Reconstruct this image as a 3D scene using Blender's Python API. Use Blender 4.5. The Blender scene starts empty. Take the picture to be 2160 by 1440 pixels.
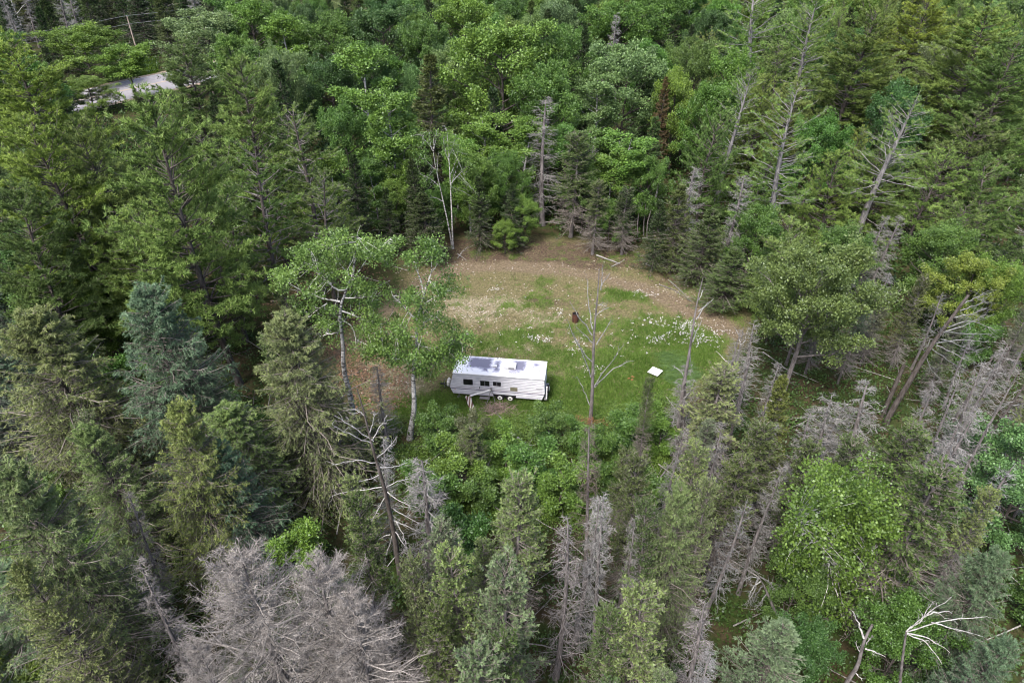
import bpy, math, random, re
import numpy as np

# ------------------------------------------------------------------ camera, sky, sun, exposure
sc = bpy.context.scene
col = sc.collection
CAM_H, FPX, PITCH = 37.0, 1440.0, math.radians(34.7)
cam_d = bpy.data.cameras.new('camera'); cam = bpy.data.objects.new('camera', cam_d); col.objects.link(cam)
cam.location = (0, 0, CAM_H); cam.rotation_euler = (math.pi/2 - PITCH, 0, 0)
cam_d.sensor_width = 36; cam_d.lens = 36*FPX/2160; cam_d.clip_end = 3000; cam_d.clip_start = 0.5
sc.camera = cam
SUN_EL, SUN_AZ = math.radians(56), math.radians(-148)      # azimuth measured from +Y towards +X
w = bpy.data.worlds.new('World'); sc.world = w; w.use_nodes = True
nt = w.node_tree; nt.nodes.clear()
o_ = nt.nodes.new('ShaderNodeOutputWorld'); bg = nt.nodes.new('ShaderNodeBackground')
sky = nt.nodes.new('ShaderNodeTexSky'); sky.sky_type = 'NISHITA'; sky.sun_disc = False
sky.sun_elevation = SUN_EL; sky.sun_rotation = SUN_AZ; sky.dust_density = 4.0; sky.air_density = 1.0; sky.ozone_density = .6
bg.inputs[1].default_value = 0.10
nt.links.new(sky.outputs[0], bg.inputs[0]); nt.links.new(bg.outputs[0], o_.inputs[0])
sd = bpy.data.lights.new('sun', 'SUN'); sd.energy = 1.5; sd.angle = math.radians(17); sd.color = (1, .97, .91)
so = bpy.data.objects.new('sun', sd); col.objects.link(so)
from mathutils import Vector
sv = Vector((math.sin(SUN_AZ)*math.cos(SUN_EL), math.cos(SUN_AZ)*math.cos(SUN_EL), math.sin(SUN_EL)))
so.rotation_euler = sv.to_track_quat('Z', 'Y').to_euler()
sc.view_settings.view_transform = 'Standard'; sc.view_settings.look = 'None'
sc.view_settings.exposure = 1.75; sc.view_settings.gamma = 1; sc.view_settings.use_curve_mapping = False
sc.cycles.filter_width = 1.05; sc.cycles.max_bounces = 6; sc.cycles.diffuse_bounces = 2; sc.cycles.transmission_bounces = 3
sc.cycles.glossy_bounces = 2; sc.cycles.transparent_max_bounces = 4

rng = np.random.default_rng(11); R_ = random.Random(5)
sP, cP = math.sin(PITCH), math.cos(PITCH)

# ------------------------------------------------------------------ survey helpers (photo sight line -> place on the ground)
def ray(x, y):
    u = (x-1080)/FPX; v = (720-y)/FPX
    return u, cP+v*sP, -sP+v*cP
def at(x, y, z=0.0):
    d = ray(x, y); t = (CAM_H-z)/(-d[2]); return np.array((d[0]*t, d[1]*t, z))
def onY(x, y, Y):
    d = ray(x, y); t = Y/d[1]; return np.array((d[0]*t, Y, CAM_H+d[2]*t))
def proj(p):
    Z = p[2]-CAM_H; dep = p[1]*cP-Z*sP
    return 1080+FPX*p[0]/dep, 720-FPX*(p[1]*sP+Z*cP)/dep, dep
def inpoly(x, y, P):
    c = False; n = len(P)
    for i in range(n):
        x1, y1 = P[i]; x2, y2 = P[i-1]
        if (y1 > y) != (y2 > y) and x < (x2-x1)*(y-y1)/(y2-y1)+x1: c = not c
    return c
def vnoise(x, y, seed=0):
    xi = np.floor(x).astype(np.int64); yi = np.floor(y).astype(np.int64); fx = x-xi; fy = y-yi
    fx = fx*fx*(3-2*fx); fy = fy*fy*(3-2*fy)
    def h(a, b):
        n = (a*374761393+b*668265263+seed*974634777) & 0x7fffffff
        n = ((n ^ (n >> 13))*1274126177) & 0x7fffffff
        return ((n ^ (n >> 16)) & 0xffff)/65535.0
    return (h(xi, yi)*(1-fx)+h(xi+1, yi)*fx)*(1-fy)+(h(xi, yi+1)*(1-fx)+h(xi+1, yi+1)*fx)*fy
def fbm(x, y, seed=0, o=4):
    s = 0; a = .5; t = 0
    for k in range(o): s = s+a*vnoise(x*2**k, y*2**k, seed+k); t += a; a *= .55
    return s/t

# ------------------------------------------------------------------ mesh helpers
def nrm(v): return v/np.maximum(np.linalg.norm(v, axis=-1, keepdims=True), 1e-9)
class Acc:
    def __init__(s): s.V = []; s.T = []; s.F3 = []; s.F4 = []; s.n = 0
    def add(s, V, F3=None, F4=None, tint=None):
        V = np.asarray(V, float).reshape(-1, 3)
        if F3 is not None and len(F3): s.F3.append(np.asarray(F3)+s.n)
        if F4 is not None and len(F4): s.F4.append(np.asarray(F4)+s.n)
        s.V.append(V); s.T.append(np.full(len(V), .5) if tint is None else np.asarray(tint, float)); s.n += len(V)
    def mesh(s, name, mat, smooth=False):
        V = np.concatenate(s.V) if s.V else np.zeros((0, 3)); me = bpy.data.meshes.new(name)
        F3 = np.concatenate(s.F3) if s.F3 else np.zeros((0, 3), int); F4 = np.concatenate(s.F4) if s.F4 else np.zeros((0, 4), int)
        me.vertices.add(len(V)); me.vertices.foreach_set('co', V.astype(np.float32).ravel())
        me.loops.add(F3.size+F4.size); me.loops.foreach_set('vertex_index', np.concatenate([F3.ravel(), F4.ravel()]).astype(np.int32))
        n = len(F3)+len(F4); me.polygons.add(n)
        tot = np.concatenate([np.full(len(F3), 3), np.full(len(F4), 4)]).astype(np.int32)
        me.polygons.foreach_set('loop_start', (np.cumsum(tot)-tot).astype(np.int32))
        if smooth: me.polygons.foreach_set('use_smooth', np.ones(n, bool))
        else: me.polygons.foreach_set('use_smooth', np.zeros(n, bool))
        at_ = me.attributes.new('tint', 'FLOAT', 'POINT'); at_.data.foreach_set('value', np.concatenate(s.T).astype(np.float32))
        me.update(calc_edges=True); me.validate()
        if mat: me.materials.append(mat)
        return me
def tubes(acc, P, R, sides=4, tint=None):
    """P (N,K,3) polylines, R (N,K) radii"""
    P = np.asarray(P, float); R = np.asarray(R, float)
    if P.ndim == 2: P = P[None]; R = R[None]
    N, K, _ = P.shape
    if N == 0: return
    T = np.gradient(P, axis=1); T = nrm(T)
    m = nrm(P[:, -1]-P[:, 0]); ref = np.where(np.abs(m[:, 2:3]) > .8, np.array([[1., .13, 0]]), np.array([[0.1, 0, 1.]]))
    A = nrm(np.cross(T, ref[:, None, :])); B = np.cross(T, A)
    a = np.arange(sides)*2*np.pi/sides
    V = P[:, :, None, :]+R[:, :, None, None]*(np.cos(a)[None, None, :, None]*A[:, :, None, :]+np.sin(a)[None, None, :, None]*B[:, :, None, :])
    idx = np.arange(N*K*sides).reshape(N, K, sides); nx = np.roll(idx, -1, axis=2)
    F = np.stack([idx[:, :-1], nx[:, :-1], nx[:, 1:], idx[:, 1:]], -1).reshape(-1, 4)
    tt = None
    if tint is not None: tt = np.broadcast_to(np.asarray(tint, float).reshape(-1, 1, 1), (N, K, sides)).ravel()
    acc.add(V, F4=F, tint=tt)
    if K and sides >= 4 and N < 60:    # end caps
        acc.add(np.zeros((0, 3)))
def rand_unit(n):
    v = rng.normal(size=(n, 3)); return nrm(v)
def leaves(acc, pos, d, L, W, tint, tri=False, flat=0.6):
    """small pointed leaf faces at pos along d"""
    n = len(pos)
    if n == 0: return
    d = nrm(d); up = np.array([0, 0, 1.])*flat+rng.normal(size=(n, 3))*(1-flat)
    s = nrm(np.cross(d, up)); L = np.broadcast_to(L, (n,))[:, None]; W = np.broadcast_to(W, (n,))[:, None]/2
    tint = np.broadcast_to(tint, (n,))
    if tri:
        V = np.stack([pos-s*W, pos+s*W, pos+d*L], 1); acc.add(V, F3=np.arange(3*n).reshape(n, 3), tint=np.repeat(tint, 3))
    else:
        V = np.stack([pos, pos+d*L*.5+s*W, pos+d*L, pos+d*L*.5-s*W], 1); acc.add(V, F4=np.arange(4*n).reshape(n, 4), tint=np.repeat(tint, 4))

# ------------------------------------------------------------------ materials
def newmat(name):
    m = bpy.data.materials.new(name); m.use_nodes = True; t = m.node_tree; t.nodes.clear()
    return m, t, t.nodes.new('ShaderNodeOutputMaterial')
def foliage(name, spread=1.0, trans=.3, gloss=.12, hue=.016):
    m, t, out = newmat(name); N = t.nodes.new; Lk = t.links.new
    oi = N('ShaderNodeObjectInfo'); at_ = N('ShaderNodeAttribute'); at_.attribute_name = 'tint'
    mr = N('ShaderNodeMapRange'); Lk(at_.outputs['Fac'], mr.inputs[0]); mr.inputs[3].default_value = 1-.55*spread; mr.inputs[4].default_value = 1+.85*spread
    hs = N('ShaderNodeHueSaturation'); Lk(oi.outputs['Color'], hs.inputs['Color']); Lk(mr.outputs[0], hs.inputs['Value'])
    h2 = N('ShaderNodeMapRange'); Lk(at_.outputs['Fac'], h2.inputs[0]); h2.inputs[3].default_value = .5+hue*.6; h2.inputs[4].default_value = .5-hue; Lk(h2.outputs[0], hs.inputs['Hue'])
    d = N('ShaderNodeBsdfDiffuse'); tr = N('ShaderNodeBsdfTranslucent'); g = N('ShaderNodeBsdfGlossy'); g.inputs['Roughness'].default_value = .45
    g.inputs['Color'].default_value = (.8, .85, .9, 1)
    Lk(hs.outputs[0], d.inputs[0]); Lk(hs.outputs[0], tr.inputs[0])
    a = N('ShaderNodeMixShader'); a.inputs[0].default_value = trans; Lk(d.outputs[0], a.inputs[1]); Lk(tr.outputs[0], a.inputs[2])
    b = N('ShaderNodeMixShader'); b.inputs[0].default_value = gloss*.12; Lk(a.outputs[0], b.inputs[1]); Lk(g.outputs[0], b.inputs[2])
    Lk(b.outputs[0], out.inputs[0]); return m
def wood(name, c1, c2, scale=6, zs=.25, dark=None, bands=False, objcol=False):
    m, t, out = newmat(name); N = t.nodes.new; Lk = t.links.new
    tc = N('ShaderNodeTexCoord'); mp = N('ShaderNodeMapping'); mp.inputs['Scale'].default_value = (1, 1, zs); Lk(tc.outputs['Object'], mp.inputs[0])
    n = N('ShaderNodeTexNoise'); n.inputs['Scale'].default_value = scale; n.inputs['Detail'].default_value = 5; n.inputs['Roughness'].default_value = .7; Lk(mp.outputs[0], n.inputs[0])
    r = N('ShaderNodeValToRGB'); r.color_ramp.elements[0].position = .36; r.color_ramp.elements[1].position = .64
    r.color_ramp.elements[0].color = (*c1, 1); r.color_ramp.elements[1].color = (*c2, 1); Lk(n.outputs[0], r.inputs[0])
    at_ = N('ShaderNodeAttribute'); at_.attribute_name = 'tint'
    hs = N('ShaderNodeHueSaturation'); mr = N('ShaderNodeMapRange'); Lk(at_.outputs['Fac'], mr.inputs[0]); mr.inputs[3].default_value = .6; mr.inputs[4].default_value = 1.4
    Lk(mr.outputs[0], hs.inputs['Value']); src = r.outputs[0]
    if bands:
        mp2 = N('ShaderNodeMapping'); mp2.inputs['Scale'].default_value = (1.2, 1.2, 5); Lk(tc.outputs['Object'], mp2.inputs[0])
        n2 = N('ShaderNodeTexNoise'); n2.inputs['Scale'].default_value = 1.6; n2.inputs['Detail'].default_value = 3; Lk(mp2.outputs[0], n2.inputs[0])
        r2 = N('ShaderNodeValToRGB'); r2.color_ramp.elements[0].position = .52; r2.color_ramp.elements[1].position = .6; Lk(n2.outputs[0], r2.inputs[0])
        mx = N('ShaderNodeMixRGB'); Lk(r2.outputs[0], mx.inputs[0]); Lk(src, mx.inputs[1]); mx.inputs[2].default_value = (.05, .045, .045, 1); src = mx.outputs[0]
    if objcol:
        oi = N('ShaderNodeObjectInfo'); mx = N('ShaderNodeMixRGB'); mx.blend_type = 'MULTIPLY'; mx.inputs[0].default_value = 1; Lk(src, mx.inputs[1]); Lk(oi.outputs['Color'], mx.inputs[2]); src = mx.outputs[0]
    Lk(src, hs.inputs['Color'])
    p = N('ShaderNodeBsdfPrincipled'); p.inputs['Roughness'].default_value = .85; p.inputs['Specular IOR Level'].default_value = .25; Lk(hs.outputs[0], p.inputs['Base Color'])
    bp = N('ShaderNodeBump'); bp.inputs['Strength'].default_value = .5; bp.inputs['Distance'].default_value = .03; Lk(n.outputs[0], bp.inputs['Height']); Lk(bp.outputs[0], p.inputs['Normal'])
    Lk(p.outputs[0], out.inputs[0]); return m
def plain(name, c, rough=.6, var=.25, scale=8, metal=0, spec=.4, c2=None):
    m, t, out = newmat(name); N = t.nodes.new; Lk = t.links.new
    tc = N('ShaderNodeTexCoord'); n = N('ShaderNodeTexNoise'); n.inputs['Scale'].default_value = scale; n.inputs['Detail'].default_value = 6; Lk(tc.outputs['Object'], n.inputs[0])
    mx = N('ShaderNodeMixRGB'); mr = N('ShaderNodeMapRange'); mr.inputs[1].default_value = .35; mr.inputs[2].default_value = .7; Lk(n.outputs[0], mr.inputs[0]); Lk(mr.outputs[0], mx.inputs[0])
    mx.inputs[1].default_value = (*c, 1); mx.inputs[2].default_value = (*(c2 or [v*(1-var) for v in c]), 1)
    p = N('ShaderNodeBsdfPrincipled'); p.inputs['Roughness'].default_value = rough; p.inputs['Metallic'].default_value = metal; p.inputs['Specular IOR Level'].default_value = spec
    Lk(mx.outputs[0], p.inputs['Base Color']); Lk(p.outputs[0], out.inputs[0]); return m
M_leaf = foliage('leaf_green', 1.1, .22, .3); M_need = foliage('needle_green', 1.0, .12, .15)
M_cover = foliage('undergrowth_green', 1.0, .3, .25); M_grass = foliage('grass_green', .8, .3, .1)
M_greybark = wood('pale_grey_bark', (.10, .095, .095), (.27, .26, .26), 5, .3); M_bark = wood('bark_brown', (.035, .028, .024), (.12, .105, .10)); M_barkg = wood('bark_grey', (.07, .062, .06), (.21, .19, .19))
M_dead = wood('dead_wood', (.095, .094, .094), (.29, .29, .29), 9, .5, objcol=True)
M_twig = wood('twig_wood', (.10, .09, .08), (.24, .22, .21), 3, 1, objcol=True)
M_birch = wood('birch_bark', (.34, .33, .32), (.58, .57, .55), 5, .6, bands=True)
M_poplar = wood('poplar_bark', (.16, .16, .165), (.46, .46, .46), 5, .6, bands=True)

# ------------------------------------------------------------------ object helpers
def obj(name, me, parent=None, color=None, loc=None):
    o = bpy.data.objects.new(name, me); col.objects.link(o)
    if parent: o.parent = parent
    if color is not None: o.color = (*color, 1)
    if loc is not None: o.location = loc
    return o
def tag(o, label=None, cat=None, group=None, kind=None):
    if label: o['label'] = label.strip()
    if cat: o['category'] = cat
    if group: o['group'] = group
    if kind: o['kind'] = kind
    return o
def empty(name, loc=(0, 0, 0), rz=0):
    o = bpy.data.objects.new(name, None); col.objects.link(o); o.location = loc; o.rotation_euler = (0, 0, rz); o.empty_display_size = .3; return o

# ------------------------------------------------------------------ ground
CLEAR = [(838, 522), (960, 500), (1100, 496), (1230, 508), (1340, 525), (1440, 560), (1530, 625), (1590, 690), (1560, 740), (1500, 800), (1430, 850), (1330, 880), (1240, 895), (1100, 900), (960, 905), (860, 900), (780, 880), (700, 850), (660, 740), (760, 690), (850, 600)]
CLEARW = [tuple(at(*p)[:2]) for p in CLEAR]
TRACK = [(700, 760), (800, 660), (900, 590), (960, 566), (1060, 562), (1160, 566), (1260, 582), (1350, 606), (1430, 640), (1500, 672), (1560, 705)]
TRACKW = np.array([at(*p)[:2] for p in TRACK])
def segdist(X, Y, pts):
    d = np.full(X.shape, 1e9)
    for a, b in zip(pts[:-1], pts[1:]):
        ab = b-a; t = np.clip(((X-a[0])*ab[0]+(Y-a[1])*ab[1])/(ab@ab), 0, 1)
        d = np.minimum(d, np.hypot(X-a[0]-t*ab[0], Y-a[1]-t*ab[1]))
    return d
def polymask(X, Y, P, soft=1.2):
    c = np.zeros(X.shape, bool); n = len(P)
    for i in range(n):
        x1, y1 = P[i]; x2, y2 = P[i-1]
        c ^= ((y1 > Y) != (y2 > Y)) & (X < (x2-x1)*(Y-y1)/(y2-y1+1e-12)+x1)
    d = segdist(X, Y, [np.array(p) for p in P+[P[0]]])
    return np.clip(.5+np.where(c, d, -d)/soft*.5, 0, 1)
def blobs(X, Y, L):
    s = np.zeros(X.shape)
    for x, y, rx, ry, wt in L:
        p = at(x, y); s = s+wt*np.exp(-((X-p[0])/rx)**2-((Y-p[1])/ry)**2)
    return s
GREEN = [(1330, 800, 5, 4, 1.5), (1480, 760, 3.5, 3, 1.2), (1400, 700, 5, 3, .9), (1330, 622, 3, 1.2, 1.1), (1200, 850, 5, 2.5, 1.3), (1060, 870, 7, 2, 1.2), (960, 850, 3, 2.5, .9), (1120, 640, 3.5, 1.5, .45),
         (1180, 745, 2.6, 1.6, .75), (1080, 712, 3, 1.5, .5), (850, 745, 2.2, 2, .6), (1000, 720, 3, 1.5, .4), (1240, 690, 4, 2, .5), (1300, 880, 8, 2, 1.2), (1150, 600, 2, 1, .4), (900, 890, 4, 2, .9), (1540, 640, 3, 5, .5), (1130,700,2,1.5,.4)]
PALE = [(1040, 640, 4, 2.2, .9), (960, 660, 3, 3, .6), (1150, 680, 4, 2, .6), (1240, 780, 1.6, 3.5, 1.0), (1100, 735, 4, 1.2, .5), (1350, 735, 1.8, .8, 1.0), (1420, 610, 5, 1.8, .5), (800, 780, 3.5, 2.5, .9), (840, 820, 2.5, 2, .8)]
BROWN = [(1130, 630, 1.6, .8, .9), (1180, 640, 2, 1, .6), (1000, 530, 11, 3.4, 1.6), (1250, 540, 9, 3.0, 1.5), (1420, 590, 4, 2, .6), (740, 800, 2.5, 3, 1), (925, 850, .8, 2.2, 1), (1010, 690, .4, 1.6, .7), (1075,868,2,.8,.9)]
def masks(X, Y):
    cl = polymask(X, Y, CLEARW, 2.0); n = fbm(X*.35, Y*.35, 3); n2 = fbm(X*1.3, Y*1.3, 9)
    tr = np.clip(1.15-segdist(X, Y, TRACKW)/1.9+(n-.5)*.9, 0, 1)
    g = np.clip(blobs(X, Y, GREEN)*.95+(n2-.5)*1.5+(n-.5)*.9+.12-tr*.8, 0, 1)
    pl = np.clip(blobs(X, Y, PALE)+(n-.5)*1.2, 0, 1); br = np.clip(blobs(X, Y, BROWN)+(n2-.5)*.7, 0, 1)
    return cl, tr*cl, g*cl, pl*cl, br*cl
xs = np.concatenate([[-900, -500, -300, -200, -140], np.arange(-110, -22, 2.0), np.arange(-22, 28, .35), np.arange(28, 111, 2.0), [140, 200, 300, 500, 900]])
ys = np.concatenate([[-120, -40, 0], np.arange(12, 36, 1.2), np.arange(36, 84, .38), np.arange(84, 160, 2.5), [180, 220, 300, 500, 900, 1500]])
X, Y = np.meshgrid(xs, ys); cl, tr, gr, pl, br = masks(X, Y)
Z = (fbm(X*.12, Y*.12, 40)-.5)*.35*(1-cl)+(fbm(X*1.1, Y*1.1, 50)-.5)*.10-.04*tr
Z = np.where((np.abs(X) > 115) | (Y > 160), 0, Z)
def gz(x, y): return 0.0
ga = Acc(); nY, nX = X.shape; idx = np.arange(nX*nY).reshape(nY, nX)
ga.add(np.stack([X, Y, Z], -1), F4=np.stack([idx[:-1, :-1], idx[:-1, 1:], idx[1:, 1:], idx[1:, :-1]], -1).reshape(-1, 4))
def ground_mat():
    m, t, out = newmat('forest_ground'); N = t.nodes.new; Lk = t.links.new
    tc = N('ShaderNodeTexCoord'); a = N('ShaderNodeAttribute'); a.attribute_name = 'mask'; b = N('ShaderNodeAttribute'); b.attribute_name = 'mask2'
    sa = N('ShaderNodeSeparateColor'); Lk(a.outputs['Color'], sa.inputs[0]); sb = N('ShaderNodeSeparateColor'); Lk(b.outputs['Color'], sb.inputs[0])
    def noise(s, d=6, r=.65):
        n = N('ShaderNodeTexNoise'); n.inputs['Scale'].default_value = s; n.inputs['Detail'].default_value = d; n.inputs['Roughness'].default_value = r; Lk(tc.outputs['Object'], n.inputs[0]); return n.outputs[0]
    n1, n2, n3 = noise(2.2, 8, .75), noise(5, 8, .8), noise(.5)
    def ramp(f, p0, p1, c0, c1):
        r = N('ShaderNodeValToRGB'); r.color_ramp.elements[0].position = p0; r.color_ramp.elements[1].position = p1; r.color_ramp.elements[0].color = (*c0, 1); r.color_ramp.elements[1].color = (*c1, 1); Lk(f, r.inputs[0]); return r.outputs[0]
    def mix(f, c1, c2):
        x = N('ShaderNodeMixRGB'); Lk(f, x.inputs[0]); Lk(c1, x.inputs[1]); Lk(c2, x.inputs[2]); return x.outputs[0]
    def sharp(f, n, k=2.2):   # breaks a soft mask up with noise
        s1 = N('ShaderNodeMath'); s1.operation = 'SUBTRACT'; Lk(n, s1.inputs[0]); s1.inputs[1].default_value = .5
        s2 = N('ShaderNodeMath'); s2.operation = 'MULTIPLY_ADD'; Lk(s1.outputs[0], s2.inputs[0]); s2.inputs[1].default_value = k; Lk(f, s2.inputs[2])
        mr = N('ShaderNodeMapRange'); mr.inputs[1].default_value = .3; mr.inputs[2].default_value = .7; Lk(s2.outputs[0], mr.inputs[0]); return mr.outputs[0]
    forest = ramp(n1, .35, .65, (.03, .026, .014), (.08, .06, .035))
    moss = ramp(n2, .35, .65, (.02, .03, .01), (.05, .07, .02)); forest = mix(ramp(n3, .42, .58, (0, 0, 0), (1, 1, 1)), forest, moss)
    dry = ramp(n2, .40, .60, (.05, .058, .022), (.20, .165, .092))
    pale = ramp(n2, .42, .58, (.09, .08, .042), (.31, .27, .19))
    track_d = None; brown = ramp(n2, .40, .60, (.035, .026, .019), (.12, .085, .062))
    track = ramp(n2, .40, .60, (.075, .058, .038), (.21, .165, .115))
    green = ramp(n2, .40, .60, (.045, .08, .018), (.125, .165, .045))
    c = mix(sharp(sb.outputs[0], n1, 1.6), dry, pale); c = mix(sharp(sb.outputs[1], n1, 1.6), c, brown); c = mix(sharp(sa.outputs[1], n1, 1.2), c, track)
    c = mix(sharp(sa.outputs[2], n2, 2.6), c, green); c = mix(sharp(sa.outputs[0], n1, 1.0), forest, c)
    p = N('ShaderNodeBsdfPrincipled'); p.inputs['Roughness'].default_value = .95; p.inputs['Specular IOR Level'].default_value = .1; Lk(c, p.inputs['Base Color'])
    bp = N('ShaderNodeBump'); bp.inputs['Strength'].default_value = .7; bp.inputs['Distance'].default_value = .08; Lk(n2, bp.inputs['Height']); Lk(bp.outputs[0], p.inputs['Normal'])
    Lk(p.outputs[0], out.inputs[0]); return m
gm = ga.mesh('ground', ground_mat(), True)
for nm, ch in (('mask', (cl, tr, gr)), ('mask2', (pl, br, cl))):
    A_ = gm.attributes.new(nm, 'FLOAT_COLOR', 'POINT'); d = np.stack([c.ravel() for c in ch]+[np.ones(cl.size)], -1); A_.data.foreach_set('color', d.astype(np.float32).ravel())
tag(obj('ground', gm), kind='structure')

# road through the woods, top left
ra, rb = at(228, 181)[:2], at(322, 161)[:2]; rl = at(267, 213)[:2]
rd = (rb-ra)/np.linalg.norm(rb-ra); rn = np.array([-rd[1], rd[0]]); rw = abs((rl-ra)@rn); RC = ra-rn*rw/2   # centre-line point
def strip(u0, u1, v0, v1, z, mat, name, n=40):
    a = Acc(); us = np.linspace(u0, u1, n); V = []
    for u in us: V += [[*(RC+rd*u+rn*v0), z], [*(RC+rd*u+rn*v1), z]]
    k = np.arange(n-1)*2; a.add(V, F4=np.stack([k, k+2, k+3, k+1], -1)); return a.mesh(name, mat)
M_asph = plain('worn_asphalt', (.25, .24, .26), .9, .2, 1.5); M_white = plain('road_paint_white', (.62, .62, .6), .8, .35, 3); M_yel = plain('road_paint_yellow', (.55, .40, .22), .8, .3, 3)
M_gravel = plain('gravel_shoulder', (.30, .24, .18), .95, .4, 4)
tag(obj('road_shoulder', strip(-170, 230, -rw/2-1.4, rw/2+1.4, .19, M_gravel, 'road_shoulder')), kind='structure')
tag(obj('road', strip(-170, 230, -rw/2, rw/2, .21, M_asph, 'road')), kind='structure')
for v, m_ in ((-rw/2+.35, M_white), (rw/2-.35, M_white), (.16, M_yel), (-.16, M_yel)):
    tag(obj('road_marking', strip(-170, 230, v-.06, v+.06, .216, m_, 'road_marking')), kind='structure')

# ------------------------------------------------------------------ tree meshes
def axis_trunk(H, r0, bend=.3, K=9, seed=None, top=.03):
    t = np.linspace(0, 1, K); ph = rng.uniform(0, 6.28, 4)
    x = bend*(np.sin(t*3+ph[0])-np.sin(ph[0]))*.5; y = bend*(np.sin(t*3+ph[1])-np.sin(ph[1]))*.5
    P = np.stack([x, y, t*H-.25], -1); r = r0*(1-t)**.8+top; r[0] *= 1.25; return P, r
def on_trunk(P, z):
    return np.stack([np.interp(z, P[:, 2], P[:, 0]), np.interp(z, P[:, 2], P[:, 1]), z], -1)
def branch_curves(B, az, L, e0, curv, K=5, jit=.06):
    t = np.linspace(0, 1, K)[None, :]; h = np.stack([np.cos(az), np.sin(az)], -1)
    x = L[:, None]*t; z = L[:, None]*(np.tan(e0)[:, None]*t+curv[:, None]*t*t)
    P = B[:, None, :]+np.concatenate([x[..., None]*h[:, None, :], z[..., None]], -1)
    P[:, 1:] += rng.normal(size=P[:, 1:].shape)*jit*L[:, None, None]*.5*t[:, 1:, None]; return P
def along(P, i, t):
    K = P.shape[1]; f = t*(K-1); k = np.minimum(f.astype(int), K-2); u = (f-k)[:, None]
    p = P[i, k]*(1-u)+P[i, k+1]*u; d = nrm(P[i, k+1]-P[i, k]); return p, d
def side_dirs(d, ang, vert):
    """turn d sideways by ang in the horizontal, plus vertical vert"""
    c, s = np.cos(ang), np.sin(ang); v = np.stack([d[:, 0]*c-d[:, 1]*s, d[:, 0]*s+d[:, 1]*c, d[:, 2]*.5+vert], -1); return nrm(v)

def conifer(H, R, nb, z0=.12, prof=.8, e_top=.5, e_low=-.25, curv=.1, twigs=9, twl=.38, spray=5, sl=.2, sw=.07, live=(0., 1.), wood_dead=False, hair=0, droop=0., trunk_r=.16, bark=None, dens_pow=1., topclub=0, kinkr=.25, tipb=.25, needle=False, tl=2):
    tr_ = Acc(); br_ = Acc(); cr = Acc(); P, r = axis_trunk(H, trunk_r, .35); tubes(tr_, P, r, 7)
    u = rng.random(nb)**dens_pow; z = H*(z0+(1-z0)*u*.99); f = (z/H)
    Lb = R*np.clip((1-f)/(1-z0), 0.02, 1)**prof*rng.uniform(.62, 1.12, nb)*(1-kinkr*rng.random(nb)*(rng.random(nb) < .3))+.12
    if topclub: Lb = Lb+topclub*np.exp(-((f-.93)/.05)**2)*rng.uniform(.5, 1.1, nb)
    az = rng.uniform(0, 2*np.pi, nb); e = e_low+(e_top-e_low)*f**1.5+rng.normal(size=nb)*.12
    B = branch_curves(on_trunk(P, z), az, Lb, e, curv+rng.normal(size=nb)*.08, 5)
    t = np.linspace(0, 1, 5)[None]; tubes(br_, B, (.012+.016*Lb[:, None])*(1-t*.8), 3, tint=rng.random(nb))
    i = np.repeat(np.arange(nb), twigs); tt = rng.uniform(.18, 1, len(i)); p, d = along(B, i, tt)
    sg = np.where(rng.random(len(i)) < .5, 1, -1)*rng.uniform(.45, 1.05, len(i)); L2 = twl*Lb[i]*(1.12-tt)*rng.uniform(.6, 1.2, len(i))+.10
    d2 = side_dirs(d, sg, -droop+rng.normal(size=len(i))*.15)
    T = p[:, None, :]+d2[:, None, :]*L2[:, None, None]*np.linspace(0, 1, tl)[None, :, None]
    if droop: T[:, :, 2] -= (np.linspace(0, 1, tl)**2)[None]*L2[:, None]*droop
    tubes(br_, T, np.full((len(i), tl), .009)*np.linspace(1, .4, tl)[None], 3, tint=rng.random(len(i)))
    fz = z[i]/H; lv = (fz >= live[0]-rng.random(len(i))*.15) & (fz <= live[1])
    k = np.nonzero(lv)[0]
    if spray and len(k):
        j = np.repeat(k, spray); s = rng.random(len(j)); q, dd = along(T, j, s)
        dd = nrm(dd+rng.normal(size=dd.shape)*.45); base = rng.random(nb)[i[j]]*.45+rng.random(len(j))*.35
        tip = np.clip(tt[j]*.6+s*.4, 0, 1); tint = np.clip(base+tipb*(tip-.5)+.1, 0, 1)
        if needle:
            for c in range(needle):
                leaves(cr, q, nrm(dd+rng.normal(size=dd.shape)*.55), sl*rng.uniform(.6, 1.2, len(j)), sw, tint, tri=True, flat=.3)
        else: leaves(cr, q, dd, sl*rng.uniform(.6, 1.3, len(j)), sw*rng.uniform(.7, 1.3, len(j)), tint, flat=.45)
    if hair:
        j = np.repeat(np.arange(len(i)), hair); q, dd = along(T, j, rng.random(len(j)))
        leaves(br_, q, nrm(dd+rng.normal(size=dd.shape)*.8), rng.uniform(.1, .4, len(j)), .022, rng.random(len(j)), tri=True, flat=.1)
    return tr_, br_, cr

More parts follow.
